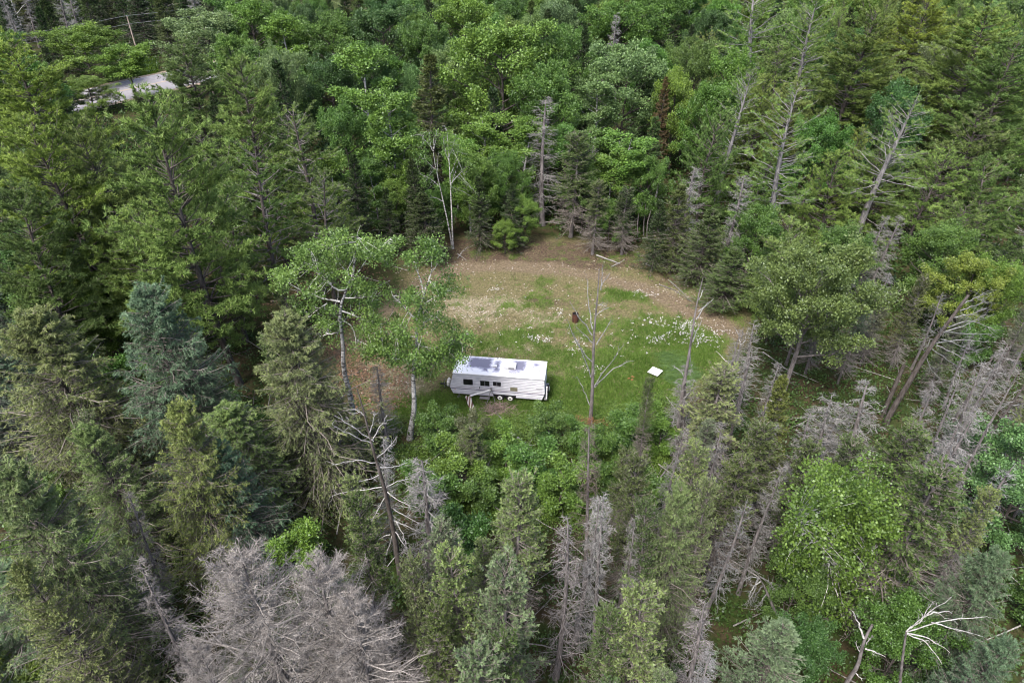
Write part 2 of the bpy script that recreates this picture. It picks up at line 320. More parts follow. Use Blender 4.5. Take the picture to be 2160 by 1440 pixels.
def pine(H, R, whorls=20, per=5, tr0=.25, z0=.3, tuft=11, sparse=1., tw=14, nl=.24, nw=.035, clump=.0, dead_low=True):
    tr_ = Acc(); br_ = Acc(); cr = Acc(); P, r = axis_trunk(H, tr0*H/22, .9, 11); tubes(tr_, P, r, 8)
    zz = np.repeat(np.linspace(z0, .985, whorls), per)+rng.normal(size=whorls*per)*.012; nb = len(zz); f = np.clip((zz-z0)/(1-z0), 0, 1)
    Lb = R*np.where(f < .25, .75+f, 1)*np.clip(1-f, .0, 1)**.62*rng.uniform(.45, 1.15, nb)+.35
    az = rng.uniform(0, 6.283, nb); e = .16+.60*f**1.3+rng.normal(size=nb)*.16
    B = branch_curves(on_trunk(P, np.clip(zz*H, 0, H)), az, Lb, e, rng.normal(.05, .10, nb), 7, .08)
    t = np.linspace(0, 1, 7)[None]; tubes(br_, B, (.016+.011*Lb[:, None])*(1-t*.8), 4, tint=rng.random(nb)*.8+.2)
    if dead_low:
        n = 12; zd = rng.uniform(.12, z0+.05, n)*H; Bd = branch_curves(on_trunk(P, zd), rng.uniform(0, 6.28, n), rng.uniform(.8, 3., n), rng.normal(size=n)*.15, rng.normal(size=n)*.06, 6); tubes(br_, Bd, np.full((n, 6), .035)*np.linspace(1, .3, 6)[None], 4, tint=np.full(n, .9))
    n_t = np.maximum(4, (tw*Lb/R*1.6)).astype(int); i = np.repeat(np.arange(nb), n_t); tt = rng.uniform(.22, 1, len(i))**.8; p, d = along(B, i, tt)
    sg = np.where(rng.random(len(i)) < .5, 1, -1)*rng.uniform(.25, .95, len(i)); L2 = .36*Lb[i]*(1.1-tt)*rng.uniform(.6, 1.2, len(i))+.22
    d2 = side_dirs(d, sg, .18+rng.normal(size=len(i))*.1); T = p[:, None]+d2[:, None]*L2[:, None, None]*np.linspace(0, 1, 2)[None, :, None]; T[:, 1, 2] += .06
    tubes(br_, T, np.full((len(i), 2), .013)*np.array([[1, .5]]), 3)
    keep = rng.random(len(i)) < sparse; k = np.nonzero(keep)[0]
    nt_ = np.maximum(1, (L2[k]/.22).astype(int)); j = np.repeat(k, nt_); s = 1-rng.random(len(j))**1.2*.85; q, dd = along(T, j, s)
    tint0 = rng.random(nb)[i[j]]*.4+rng.random(len(j))*.4+.08
    m = np.repeat(np.arange(len(j)), tuft); dv = nrm(dd[m]*.75+rng.normal(size=(len(m), 3))*.62+np.array([0, 0, .32]))
    leaves(cr, q[m]+rng.normal(size=(len(m), 3))*.035, dv, nl*rng.uniform(.7, 1.25, len(m)), nw, np.clip(tint0[m]+(rng.random(len(m))-.5)*.35, 0, 1), tri=True, flat=.2)
    return tr_, br_, cr

def clump_leaves(cr, C, rad, n, L=.17, W=.12, flat=.72, tint0=None):
    m = np.repeat(np.arange(len(C)), n); u = rand_unit(len(m)); u[:, 2] = np.where(rng.random(len(m)) < .55, np.abs(u[:, 2]), u[:, 2])
    rr = rad[m]*(.35+.65*rng.random(len(m))**.5)*(1+.3*(rng.random(len(m))-.5)); pos = C[m]+u*rr[:, None]*np.array([1, 1, flat])
    # small shoots give the clump an uneven rim
    sh = rng.random((len(C), 12, 3)); k = (rng.random(len(m))*12).astype(int); pos += (sh[m, k]-.5)*rad[m][:, None]*.7
    d = nrm(u*.7+rng.normal(size=u.shape)*.6+np.array([0, 0, .05])); t0 = rng.random(len(C))*.4+.15 if tint0 is None else tint0
    leaves(cr, pos, d, L*rng.uniform(.6, 1.25, len(m)), W*rng.uniform(.7, 1.2, len(m)), np.clip(t0[m]+rng.random(len(m))*.5-.05, 0, 1), flat=.55)
def broadleaf(H, R, z0=.35, shape=1.0, nl=11, sub=6, leafn=190, cr_r=.75, L=.19, W=.13, trunk_r=.17, e=(.5, 1.1), sparse=1.):
    tr_ = Acc(); br_ = Acc(); cr = Acc(); P, r = axis_trunk(H*.93, trunk_r, .7); tubes(tr_, P, r, 7)
    f = np.sort(rng.uniform(0, 1, nl)); z = H*(z0*.8+(.9-z0*.8)*f); az = np.arange(nl)*2.4+rng.normal(size=nl)*.4
    prof = np.sqrt(np.clip(1-(2*np.clip(f, 0, 1)-.75)**2/1.7, .05, 1))**shape; Lb = R*prof*rng.uniform(.7, 1.12, nl)*.85; Lb = np.where(f > .85, Lb*.55, Lb)
    B = branch_curves(on_trunk(P, z), az, Lb, rng.uniform(*e, nl)*(.45+.55*f), rng.uniform(0, .25, nl), 6, .09)
    t = np.linspace(0, 1, 6)[None]; tubes(br_, B, (.025+.018*Lb[:, None])*(1-t*.75), 5)
    i = np.repeat(np.arange(nl), sub); tt = rng.uniform(.3, 1, len(i)); p, d = along(B, i, tt); sg = rng.uniform(-1.3, 1.3, len(i))
    d2 = side_dirs(d, sg, rng.uniform(-.15, .8, len(i))); L2 = R*rng.uniform(.16, .42, len(i)); T = p[:, None]+d2[:, None]*L2[:, None, None]*np.linspace(0, 1, 4)[None, :, None]+rng.normal(size=(len(i), 4, 3))*.05
    T[:, 0] = p; tubes(br_, T, np.full((len(i), 4), .022)*np.linspace(1, .3, 4)[None], 3)
    C = np.concatenate([T[:, -1], T[:, 2], B[:, -1]+[0, 0, .2], on_trunk(P, np.linspace(H*.72, H*.93, 5))+rng.normal(size=(5, 3))*.3*R*.4])
    C = C[rng.random(len(C)) < sparse]; rad = cr_r*rng.uniform(.55, 1.25, len(C))
    clump_leaves(cr, C, rad, int(leafn), L, W); return tr_, br_, cr

KINDS = {}
def register(kind, n, fn, barkm, brm, crm, H, R):
    L = []
    for k in range(n):
        a, b, c = fn(); L.append((a.mesh(kind+'_trunk', barkm, True), b.mesh(kind+'_branches', brm, True), c.mesh(kind+'_crown', crm) if c.n else None))
    KINDS[kind] = dict(v=L, H=H, R=R)
register('white_pine', 3, lambda: pine(22, 6.2, whorls=25, per=7, z0=.22, tuft=12, tw=21, nl=.30, nw=.06), M_bark, M_bark, M_need, 22, 6.2)
register('red_pine', 2, lambda: pine(20, 4.0, whorls=17, per=5, tuft=20, sparse=.75, tw=14, nl=.21, nw=.05), M_bark, M_barkg, M_need, 20, 4.0)
register('young_pine', 3, lambda: pine(10, 3.8, whorls=15, per=6, z0=.06, tuft=13, tw=13, nl=.24, nw=.045, dead_low=False), M_bark, M_bark, M_need, 10, 3.8)
register('spruce', 3, lambda: conifer(13, 2.8, 260, z0=.1, twigs=11, spray=9, sl=.2, sw=.065, kinkr=.6, e_top=.6, e_low=-.3), M_bark, M_twig, M_need, 13, 2.8)
register('fir', 2, lambda: conifer(10, 2.9, 260, z0=.03, prof=.72, twigs=11, spray=10, sl=.17, sw=.06, tipb=.45, kinkr=.5, e_top=.5, e_low=0.05), M_bark, M_twig, M_need, 10, 2.9)
register('sparse_spruce', 3, lambda: conifer(13, 2.4, 250, z0=.14, prof=.55, twigs=11, spray=7, sl=.18, sw=.07, live=(.40+rng.random()*.25, 1.), hair=2, e_top=.7, e_low=-.45, curv=.25, topclub=.5, tipb=.5, kinkr=.6), M_barkg, M_twig, M_need, 13, 2.4)
register('larch', 2, lambda: conifer(15, 5.2, 360, z0=.05, prof=.68, twigs=24, twl=.42, spray=4, sl=.2, sw=.045, needle=3, droop=.3, e_top=.6, e_low=-.05, curv=.02, trunk_r=.2, tipb=.5, kinkr=.5), M_bark, M_twig, M_need, 15, 5.2)
register('dead_spruce', 3, lambda: conifer(12, 1.5, 120, z0=.12, prof=.55, twigs=8, twl=.5, spray=0, hair=2, kinkr=.9, tl=3, droop=.25, e_top=.3, e_low=-.35, curv=.28), M_barkg, M_dead, None, 12, 1.5)
register('bare_spruce', 2, lambda: conifer(12, 1.1, 100, z0=.3, prof=.5, twigs=4, twl=.3, spray=0, hair=2, droop=.2, e_top=.3, e_low=-.5, curv=.3, trunk_r=.13), M_barkg, M_dead, None, 12, 1.1)
register('maple', 3, lambda: broadleaf(15, 5.6, z0=.16, nl=27, sub=6, cr_r=.74, leafn=100, L=.23, W=.17, e=(.35, .9)), M_bark, M_bark, M_leaf, 15, 5.6)
register('aspen', 3, lambda: broadleaf(15, 2.7, z0=.14, nl=24, sub=4, cr_r=.55, leafn=95, L=.19, W=.15, trunk_r=.12, e=(.4, 1.)), M_poplar, M_poplar, M_leaf, 15, 2.7)
register('birch', 2, lambda: broadleaf(13, 3.0, z0=.25, nl=14, sub=6, cr_r=.6, leafn=130, L=.12, W=.09, trunk_r=.11), M_birch, M_poplar, M_leaf, 13, 3.0)
register('sapling', 2, lambda: broadleaf(5, 1.8, z0=.12, nl=9, sub=4, cr_r=.5, leafn=120, L=.17, W=.12, trunk_r=.05), M_bark, M_bark, M_leaf, 5, 1.8)

register('small_maple', 1, lambda: broadleaf(10.5, 3.0, z0=.55, nl=14, sub=6, cr_r=.6, leafn=100, L=.19, W=.14, e=(.1, .5), trunk_r=.12), M_bark, M_bark, M_leaf, 10.5, 3.0)
register('sparse_pine', 2, lambda: pine(22, 4.8, whorls=18, per=5, z0=.34, sparse=.56, tuft=11, tw=13, nl=.27, nw=.05, tr0=.34), M_greybark, M_greybark, M_need, 22, 4.8)
register('big_fir', 1, lambda: conifer(14, 4.6, 420, z0=.03, prof=.72, twigs=15, spray=7, sl=.17, sw=.06, tipb=.5, kinkr=.5, e_top=.5, e_low=0.05), M_bark, M_twig, M_need, 14, 4.6)
NAMES = dict(sparse_pine=('half_bare_pine_tree', 'pine'), small_maple=('maple_tree', 'maple'), big_fir=('fir_tree', 'fir'), white_pine=('pine_tree', 'pine'), red_pine=('red_pine_tree', 'pine'), young_pine=('young_pine_tree', 'pine'), spruce=('spruce_tree', 'spruce'), fir=('fir_tree', 'fir'),
             sparse_spruce=('thin_spruce_tree', 'spruce'), larch=('larch_tree', 'larch'), dead_spruce=('dead_spruce_tree', 'dead tree'), bare_spruce=('bare_dead_tree', 'dead tree'),
             maple=('maple_tree', 'maple'), aspen=('aspen_tree', 'aspen'), birch=('birch_tree', 'birch'), sapling=('sapling', 'sapling'))
TREES = []
def plant(kind, loc, H, R, colr, label=None, group=None, lean=None, wood_c=(1, 1, 1), var=None):
    K = KINDS[kind]; v = K['v'][R_.randrange(len(K['v'])) if var is None else var]; nm, cat = NAMES[kind]
    e = empty(nm, loc, R_.uniform(0, 6.28)); e.scale = (R/K['R'], R/K['R'], H/K['H'])
    e.rotation_mode = 'XYZ'
    if lean: e.rotation_euler = (lean[0], lean[1], 0)
    else: e.rotation_euler = (R_.gauss(0, .018), R_.gauss(0, .018), e.rotation_euler.z)
    t = obj('trunk', v[0], e, wood_c); b = obj('branches', v[1], e, wood_c)
    if v[2]: obj('crown', v[2], e, colr)
    tag(e, label, cat, group or {'white_pine': 'tall pines', 'red_pine': 'red pines', 'young_pine': 'young pines', 'spruce': 'green spruces', 'small_maple': 'broadleaf trees', 'sparse_pine': 'half-bare pines', 'fir': 'young firs', 'big_fir': 'young firs', 'sparse_spruce': 'thin-crowned spruces', 'larch': 'larches', 'dead_spruce': 'dead spruces', 'bare_spruce': 'bare dead trunks', 'maple': 'broadleaf trees', 'aspen': 'aspens', 'birch': 'birches', 'sapling': 'saplings'}[kind])
    TREES.append((loc[0], loc[1], R, H, e)); return e

# colours of the foliage itself
MB, MM, MP, MY, MD = (.088, .160, .028), (.062, .125, .025), (.10, .16, .055), (.115, .195, .028), (.042, .09, .024)
PG, PY, PD = (.125, .195, .050), (.145, .21, .040), (.090, .140, .038)
LG, LB, LY = (.115, .155, .058), (.080, .132, .072), (.140, .190, .052)
SG, SD, SB, SL = (.062, .092, .030), (.034, .056, .020), (.098, .140, .070), (.125, .165, .060)
GY = (1.0, .97, .94); PU = (1.0, .92, .90); BRN = (.62, .52, .46); WH = (1.22, 1.20, 1.18)
# kind, x, y of the tip in the photo, height m, crown width in px, colour, wood colour, label
T = [
 ('white_pine', 35, 88, 22, 270, PY, GY, 'big yellow-green pine left of the road'),
 ('maple', 165, 58, 11, 165, MB, GY, 'leafy green maple on the far verge below the wires'),
 ('small_maple', 255, 95, 10.5, 110, MB, GY, 'small maple with a bare dark trunk in front of the road'),
 ('fir', 283, 185, 4, 26, SG, GY, 'tiny dark fir standing beside the road'),
 ('white_pine', 375, 92, 18, 170, PD, GY, 'dark rounded pine hiding the road to the right'),
 ('maple', 410, 30, 15, 190, MP, GY, 'pale green maple right of the utility pole'),
 ('maple', 472, 78, 13, 100, MB, GY, 'light green maple below the pale one'),
 ('maple', 520, 5, 16, 120, MB, GY, 'bright maple crossed by the wires'),
 ('aspen', 592, 22, 17, 100, MB, GY, 'yellow-green aspen between the wires and the clearing'),
 ('maple', 175, 168, 6, 100, MB, GY, 'low maple hiding the left part of the road'),
 ('white_pine', 520, 135, 22, 230, PG, GY, 'broad pine with grey inner branches behind the largest pine'),
 ('white_pine', 335, 218, 24, 350, PG, GY, 'largest light green pine of the left side'),
 ('white_pine', 175, 262, 20, 220, PG, GY, 'pine crowded against the largest pine on its left'),
 ('white_pine', 60, 262, 21, 270, PY, GY, 'yellowish pine at the left edge with dark trunk below'),
 ('white_pine', 10, 400, 18, 240, PD, GY, 'dark pine cut by the left edge'),
 ('red_pine', 612, 232, 19, 200, PD, GY, 'dark pine with many bare grey limbs left of the clearing'),
 ('red_pine', 530, 315, 18, 220, PD, GY, 'dark tufted pine in front of the grey-limbed one'),
 ('red_pine', 668, 378, 15, 170, PD, GY, 'ragged pine nearest the left rim of the clearing'),
 ('red_pine', 440, 430, 14, 180, PD, GY, 'low dark pine shading orange needle litter'),
 ('white_pine', 270, 440, 15, 230, PG, GY, 'spreading pine above the blue-green larch'),
 ('maple', 80, 582, 9, 220, MM, GY, 'rounded broadleaf tree above the left edge larch'),
 ('maple', 190, 600, 8, 150, MB, GY, 'light broadleaf tree squeezed left of the blue-green larch'),
 ('maple', 40, 470, 11, 190, MD, GY, 'dark broadleaf tree at the left edge under the pines'),
 ('larch', 55, 648, 16, 300, LG, GY, 'broad feathery larch at the left edge'),
 ('larch', 300, 600, 17, 270, LB, GY, 'blue-green larch with a wide base'),
 ('larch', 610, 648, 15.5, 250, LG, GY, 'tall olive larch left of the two white-limbed poplars'),
 ('larch', 348, 856, 14.5, 200, LY, GY, 'yellow-green larch in front of the blue-green one'),
 ('larch', 25, 975, 16, 290, LG, GY, 'larch in the lower left corner above the pale fir'),
 ('larch', 190, 900, 12, 180, LG, GY, 'shaded larch between the two left edge larches'),
 ('larch', 455, 930, 11, 170, LB, GY, 'dim larch right of the yellow-green one'),
 ('big_fir', 55, 1185, 14, 270, SL, GY, 'pale broad fir in the lower left corner'),
 ('dead_spruce', 240, 1040, 11, 70, SG, PU, 'slim purple-grey dead tree left of the yellow-green larch'),
 ('dead_spruce', 292, 1185, 11, 100, SG, PU, 'grey dead tree just left of the huge bare larch'),
 ('sparse_spruce', 736, 1045, 12.5, 100, SG, GY, 'thin grey-green spruce left of the curved white snag'),
 ('dead_spruce', 880, 960, 12, 150, SG, GY, 'grey dead tree just right of the curved white snag'),
 ('sparse_spruce', 863, 1180, 12, 80, SL, GY, 'narrow spruce with a small yellow-green tip'),
 ('sparse_spruce', 940, 1108, 12.5, 120, SB, GY, 'blue-tipped spruce beside the leaning log'),
 ('sparse_spruce', 983, 1163, 12.5, 130, SL, GY, 'pale club-topped spruce among the front spruces'),
 ('sparse_spruce', 1086, 1203, 13, 160, SB, GY, 'blue-green spruce with the densest round top'),
 ('sparse_spruce', 1080, 1012, 12.5, 130, SL, GY, 'yellow-green spruce standing alone before the shrubs'),
 ('sparse_spruce', 1012, 1365, 12.5, 170, SB, GY, 'pale spruce crown cut by the bottom edge'),
 ('sparse_spruce', 1070, 1378, 12, 110, SG, GY, 'small dark spruce at the bottom edge right of the pale crown'),
 ('sparse_spruce', 920, 1290, 11, 100, SG, GY, 'dull spruce behind the bottom pale crown'),
 ('sparse_spruce', 1362, 1250, 12.5, 150, SL, GY, 'full light green spruce near the bottom edge'),
 ('sparse_spruce', 1285, 1290, 11, 110, SG, GY, 'dull green spruce left of the full light one'),
 ('dead_spruce', 1265, 900, 14, 90, SG, BRN, 'brown-topped dead spruce in the front centre'),
 ('dead_spruce', 1195, 1100, 13, 120, SG, PU, 'greyish dead spruce with a reddish tip'),
 ('dead_spruce', 1240, 1040, 12.5, 100, SG, WH, 'lichen-white dead spruce left of its twin'),
 ('dead_spruce', 1288, 1062, 12.5, 100, SG, WH, 'lichen-white dead spruce right of its twin'),
 ('sparse_spruce', 1352, 972, 12.5, 100, SG, GY, 'slender spruce right of the brown-topped dead one'),
 ('sparse_spruce', 1385, 1060, 12.5, 85, SG, GY, 'thin dark spruce in front of the slender one'),
 ('larch', 1452, 1035, 13, 150, LG, GY, 'soft green larch right of the front spruces'),
 ('sparse_spruce', 1505, 1028, 13, 75, LG, GY, 'tall narrow spruce touching the soft green larch'),
 ('dead_spruce', 1490, 1275, 11, 130, SG, PU, 'dense grey dead spruce at the bottom edge'),
 ('fir', 1640, 1330, 8, 210, SB, GY, 'silver-blue fir near the bottom edge'),
 ('sparse_spruce', 1960, 985, 13, 190, SG, GY, 'half-dead grey spruce right of the big birch'),
 ('larch', 2110, 1150, 12, 180, LB, GY, 'blue-green larch at the lower right edge'),
 ('larch', 2125, 1335, 11, 170, LB, GY, 'bluish larch in the bottom right corner'),
 ('dead_spruce', 2062, 868, 13, 110, SG, WH, 'tall white-branched dead spruce at the right'),
 ('sparse_spruce', 1376, 803, 9.2, 40, SG, GY, 'thin spruce whose tip touches the white board'),
 ('dead_spruce', 1468, 772, 8.5, 90, SG, GY, 'grey bushy dead spruce below the right grass'),
 ('sparse_spruce', 1535, 790, 9.5, 120, SL, GY, 'pale green spruce right of the bushy dead one'),
 ('bare_spruce', 1600, 680, 9, 60, SG, GY, 'slim dead trunk left of the round oak'),
 ('dead_spruce', 1560, 700, 8, 60, SG, GY, 'twiggy dead spruce at the right rim of the grass'),
 ('spruce', 1672, 803, 11, 95, (.085, .11, .03), GY, 'yellow-green spruce below the round oak'),
 ('sparse_spruce', 1610, 900, 10, 110, SG, GY, 'dull spruce left of the yellow-green one'),
 ('sparse_spruce', 1560, 960, 11, 110, SG, GY, 'mixed green spruce behind the soft green larch'),
 ('dead_spruce', 1850, 812, 10.5, 140, SG, GY, 'wide grey dead spruce below the leaning snag'),
 ('dead_spruce', 1780, 850, 10, 120, SG, GY, 'grey dead spruce beside the yellow-green spruce'),
 ('sparse_spruce', 1930, 900, 10.5, 130, SG, GY, 'dim half-bare spruce below the wide dead one'),
 ('dead_spruce', 2115, 715, 14, 90, SG, GY, 'tall grey dead spruce leaning off the right side'),
 ('bare_spruce', 2150, 790, 14, 60, SG, GY, 'bare dead trunk at the right edge'),
 ('bare_spruce', 2040, 790, 13, 60, SG, GY, 'bare dead trunk left of the white-branched one'),
 ('dead_spruce', 1640, 765, 9.5, 60, SG, GY, 'slim grey spire under the left side of the round oak'),
 ('dead_spruce', 1722, 862, 10, 80, SG, GY, 'grey twiggy spire right of the yellow-green spruce'),
 ('bare_spruce', 1585, 745, 9, 50, SG, GY, 'thin dark trunk between the forked snag and the round oak'),
 ('dead_spruce', 1520, 880, 10, 70, SG, GY, 'grey spire between the leaning snag and the pale green spruce'),
 ('dead_spruce', 1985, 800, 12, 80, SG, GY, 'grey spire right of the big leaning snag'),
 ('dead_spruce', 2085, 770, 13, 80, SG, GY, 'grey spire among parallel trunks at the right edge'),
 ('dead_spruce', 2010, 930, 12, 80, SG, GY, 'grey spire left of the tall white-branched dead spruce'),
 ('dead_spruce', 1640, 985, 11, 80, SG, GY, 'grey spire left of the big birch crown'),
 ('dead_spruce', 1430, 905, 11, 70, SG, GY, 'grey spire in front of the leaning snag base'),
 ('dead_spruce', 1340, 1090, 12, 70, SG, GY, 'grey spire between the white twins and the thin dark spruce'),
 ('sparse_spruce', 1700, 930, 10.5, 90, SG, GY, 'grey-green spruce above the big birch crown'),
 ('sparse_spruce', 1800, 930, 10.5, 100, SG, GY, 'dusky spruce above and right of the big birch crown'),
 ('sparse_spruce', 1475, 950, 11.5, 90, SL, GY, 'pale spruce above the tall narrow one'),
 ('dead_spruce', 1862, 452, 9, 60, SG, GY, 'left one of a grey dead pair leaning together'),
 ('dead_spruce', 1888, 448, 9.5, 60, SG, GY, 'right one of a grey dead pair leaning together'),
 ('maple', 1790, 485, 8, 120, MM, GY, 'small green maple left of the grey dead pair'),
 ('young_pine', 1670, 478, 9.5, 190, PG, GY, 'soft pine right of the clearing'),
 ('maple', 2070, 545, 9, 150, (.13, .165, .03), GY, 'maple with orange-yellow young leaves'),
 ('maple', 1990, 480, 9, 150, MM, GY, 'green maple behind the orange-yellow one'),
 ('maple', 2130, 560, 9, 120, MB, GY, 'bright maple at the right edge'),
 ('maple', 1650, 590, 7, 90, MB, GY, 'low light maple on the right rim of the clearing'),
 ('sparse_pine', 1625, -30, 23, 250, PG, WH, 'tall pine with bare silvery upper limbs'),
 ('sparse_pine', 1740, -5, 22, 170, PG, WH, 'half-bare pine with a thick grey trunk'),
 ('white_pine', 1830, 25, 22, 220, PD, GY, 'dark pine right of the half-bare ones'),
 ('white_pine', 1950, -10, 21, 190, (.135, .185, .034), GY, 'pine with a yellow top'),
 ('white_pine', 2085, 20, 22, 250, PG, GY, 'pine right of the yellow-topped one'),
 ('white_pine', 2170, 90, 20, 220, PD, GY, 'dark pine in the upper right corner'),
 ('sparse_pine', 1700, 190, 19, 210, PG, GY, 'pine with a forked trunk behind the right woods'),
 ('sparse_pine', 1560, 150, 18, 150, PG, GY, 'thin pine left of the forked trunk'),
 ('sparse_pine', 1900, 210, 17, 220, PG, GY, 'pine showing two grey trunks below'),
 ('young_pine', 2040, 240, 13, 210, PD, GY, 'bushy pine among the right-hand young pines'),
 ('young_pine', 1980, 330, 11, 190, PG, GY, 'soft young pine below the bushy one'),
 ('young_pine', 2110, 350, 11, 180, PD, GY, 'dark young pine near the right edge'),
 ('young_pine', 1880, 330, 10, 150, PG, GY, 'young pine left of the soft one'),
 ('young_pine', 2050, 430, 9, 160, PD, GY, 'low young pine above the orange-yellow maple'),
 ('young_pine', 1780, 330, 11, 150, PG, GY, 'young pine behind the small green maple'),
 ('maple', 1060, 48, 20, 260, MB, GY, 'large bright domed maple behind the clearing'),
 ('maple', 1180, 75, 18, 130, MM, GY, 'maple on the right shoulder of the large domed one'),
 ('maple', 1165, 150, 16, 160, MM, GY, 'darker maple in front of the large domed one'),
 ('maple', 1325, 98, 17, 190, MP, GY, 'broad pale maple behind the clearing'),
 ('aspen', 1270, 150, 15, 100, MP, GY, 'greyish green tree left of the broad pale maple'),
 ('aspen', 758, 78, 19, 130, MB, GY, 'tall yellow-green aspen far left behind the clearing'),
 ('aspen', 802, 165, 18, 120, MB, GY, 'bright narrow aspen reaching down to the clearing'),
 ('maple', 800, 20, 17, 180, MD, GY, 'dark domed maple behind the yellow-green aspen'),
 ('maple', 890, 50, 16, 120, MM, GY, 'green maple left of the large domed one'),
 ('maple', 958, 108, 15, 120, MP, GY, 'silvery green maple left of the large domed one'),
 ('spruce', 905, 118, 18, 120, SG, GY, 'dull grey-green spruce behind the twin birches'),
 ('aspen', 1028, 235, 13, 100, MB, GY, 'aspen right of the twin birches'),
 ('aspen', 1105, 240, 13, 110, MB, GY, 'aspen with a pale forked trunk left of the brown spruce'),
 ('dead_spruce', 1152, 210, 15.5, 100, SG, GY, 'tall dead spruce with drooping grey skirts at the clearing'),
 ('sparse_spruce', 1215, 285, 12.5, 90, SG, GY, 'grey-green spruce right of the drooping dead one'),
 ('aspen', 1335, 275, 12, 120, MB, GY, 'light green birch behind the back rim of the clearing'),
 ('aspen', 1215, 262, 12, 90, MM, GY, 'aspen behind the grey-green spruce'),
 ('aspen', 1260, 270, 12, 90, MM, GY, 'slim aspen left of the light green birch'),
 ('spruce', 1232, 55, 18, 60, SD, GY, 'dark pointed spruce between the large and pale maples'),
 ('spruce', 1155, 20, 17, 60, SD, GY, 'dark pointed spruce above the large domed maple'),
 ('dead_spruce', 1293, 28, 17, 45, SG, WH, 'bare grey spike between the back maples'),
 ('maple', 1300, 8, 17, 170, MM, GY, 'maple behind the bare grey spike'),
 ('maple', 1400, -10, 17, 160, MM, GY, 'green maple at the top edge right of the centre'),
 ('maple', 970, -10, 18, 150, MB, GY, 'yellow-green maple at the top edge'),
 ('maple', 1440, 158, 14, 110, MY, GY, 'yellow maple right of the broad pale one'),
 ('spruce', 1405, 165, 14, 50, (.085, .065, .035), BRN, 'rusty dying spruce beside the yellow maple'),
 ('maple', 700, 40, 16, 150, MM, GY, 'maple left of the tall yellow-green aspen'),
 ('maple', 680, 130, 15, 130, MD, GY, 'dark maple below and left of the yellow-green aspen'),
 ('maple', 720, 230, 13, 120, MM, GY, 'maple left of the bright narrow aspen'),
 ('spruce', 740, 330, 12, 70, SD, GY, 'dark spruce at the left back corner of the clearing'),
 ('spruce', 870, 330, 12, 60, SD, GY, 'dark spruce left of the twin birches'),
 ('spruce', 1010, 375, 9, 60, SD, GY, 'shadowy fir right of the twin birches'),
 ('spruce', 1080, 390, 8, 55, SD, GY, 'shadowy fir left of the drooping dead spruce'),
 ('spruce', 890, 405, 8.5, 90, SD, GY, 'short dark spruce at the foot of the twin birches'),
 ('spruce', 815, 400, 8, 50, SD, GY, 'small dark fir by the left back corner'),
 ('maple', 835, 385, 7, 80, MB, GY, 'small bright sapling by the left back corner'),
 ('maple', 1010, 330, 10, 90, MB, GY, 'light young maple right of the twin birches'),
 ('sparse_spruce', 1260, 390, 8.5, 60, SG, GY, 'green fir on the back rim of the clearing'),
 ('sparse_spruce', 1325, 400, 8, 55, SD, GY, 'dark fir beside thin stems on the back rim'),
 ('fir', 1440, 395, 10, 95, SG, GY, 'fir at the right back corner of the clearing'),
 ('spruce', 1395, 420, 8.5, 60, SD, GY, 'dark fir left of the right back corner'),
 ('fir', 1500, 440, 9, 120, SG, GY, 'full green fir on the right rim of the clearing'),
 ('dead_spruce', 1470, 352, 11, 90, SG, GY, 'grey dead spruce behind the right back corner'),
 ('dead_spruce', 1557, 368, 12, 80, SG, GY, 'tall grey dead spruce on the right rim'),
 ('maple', 1600, 440, 9, 130, MM, GY, 'dense maple on the right rim of the clearing'),
 ('fir', 1545, 520, 7, 120, SG, GY, 'low fir in front of the tall grey dead spruce'),
 ('aspen', 850, 300, 11, 80, MB, GY, 'slim aspen between the bright narrow aspen and the twin birches'),
 ('aspen', 985, 300, 11.5, 80, MB, GY, 'aspen crowding the twin birches on their right'),
 ('maple', 1065, 330, 9.5, 90, MM, GY, 'low maple under the pale forked trunk'),
 ('aspen', 1290, 310, 10.5, 80, MB, GY, 'light aspen left of the light green birch'),
 ('maple', 1235, 350, 8.5, 80, MM, GY, 'low maple right of the grey-green spruce'),
 ('maple', 1375, 330, 9.5, 90, MM, GY, 'low maple right of the light green birch'),
 ('aspen', 780, 330, 10, 70, MM, GY, 'dim aspen under the bright narrow one'),
 ('maple', 1105, 420, 6, 70, MB, GY, 'bright low bush left of the drooping dead spruce'),
 ('maple', 925, 400, 6.5, 70, MM, GY, 'leafy bush just behind the twin birches'),
 ('maple', 1065, 470, 4, 60, MB, GY, 'bright green sapling leaning into the back rim'),
 ('maple', 1290, 430, 6, 70, MM, GY, 'leafy bush beside thin stems on the back rim'),
 ('young_pine', 1510, 240, 14, 150, PD, GY, 'dark pine behind the right back corner'),
 ('young_pine', 1620, 330, 11, 140, PG, GY, 'olive pine behind the dense rim maple'),
 ('dead_spruce', 795, 770, 7.5, 70, SG, GY, 'small grey dead spruce between the two poplars'),
 ('sapling', 990, 895, 3.5, 60, (.09,.10,.05), GY, 'dull bush in the shrubs below the trailer'),
 ('sapling', 1170, 880, 3.5, 80, MM, GY, 'green bush below the trailer'),
 ('sapling', 1330, 880, 4, 90, MM, GY, 'bush beside the thin spruce below the board'),
 ('sapling', 925, 885, 3, 80, MM, GY, 'leafy bush at the foot of the right poplar'),
 ('sapling', 1065, 930, 3.5, 90, MB, GY, 'bright bush below the brush pile'),
 ('sapling', 1275, 930, 4, 80, MM, GY, 'bush right of the rusty bush'),
 ('sapling', 1395, 880, 3.5, 80, MB, GY, 'bright bush at the foot of the leaning snag'),
 ('sapling', 960, 960, 4, 110, MB, GY, 'bright bush above the blue-tipped spruce'),
 ('sapling', 1230, 900, 3, 70, MM, GY, 'leafy bush left of the rusty bush'),
 ('sparse_spruce', 985, 905, 6, 70, SG, GY, 'small grey spruce in the shrubs below the trailer'),
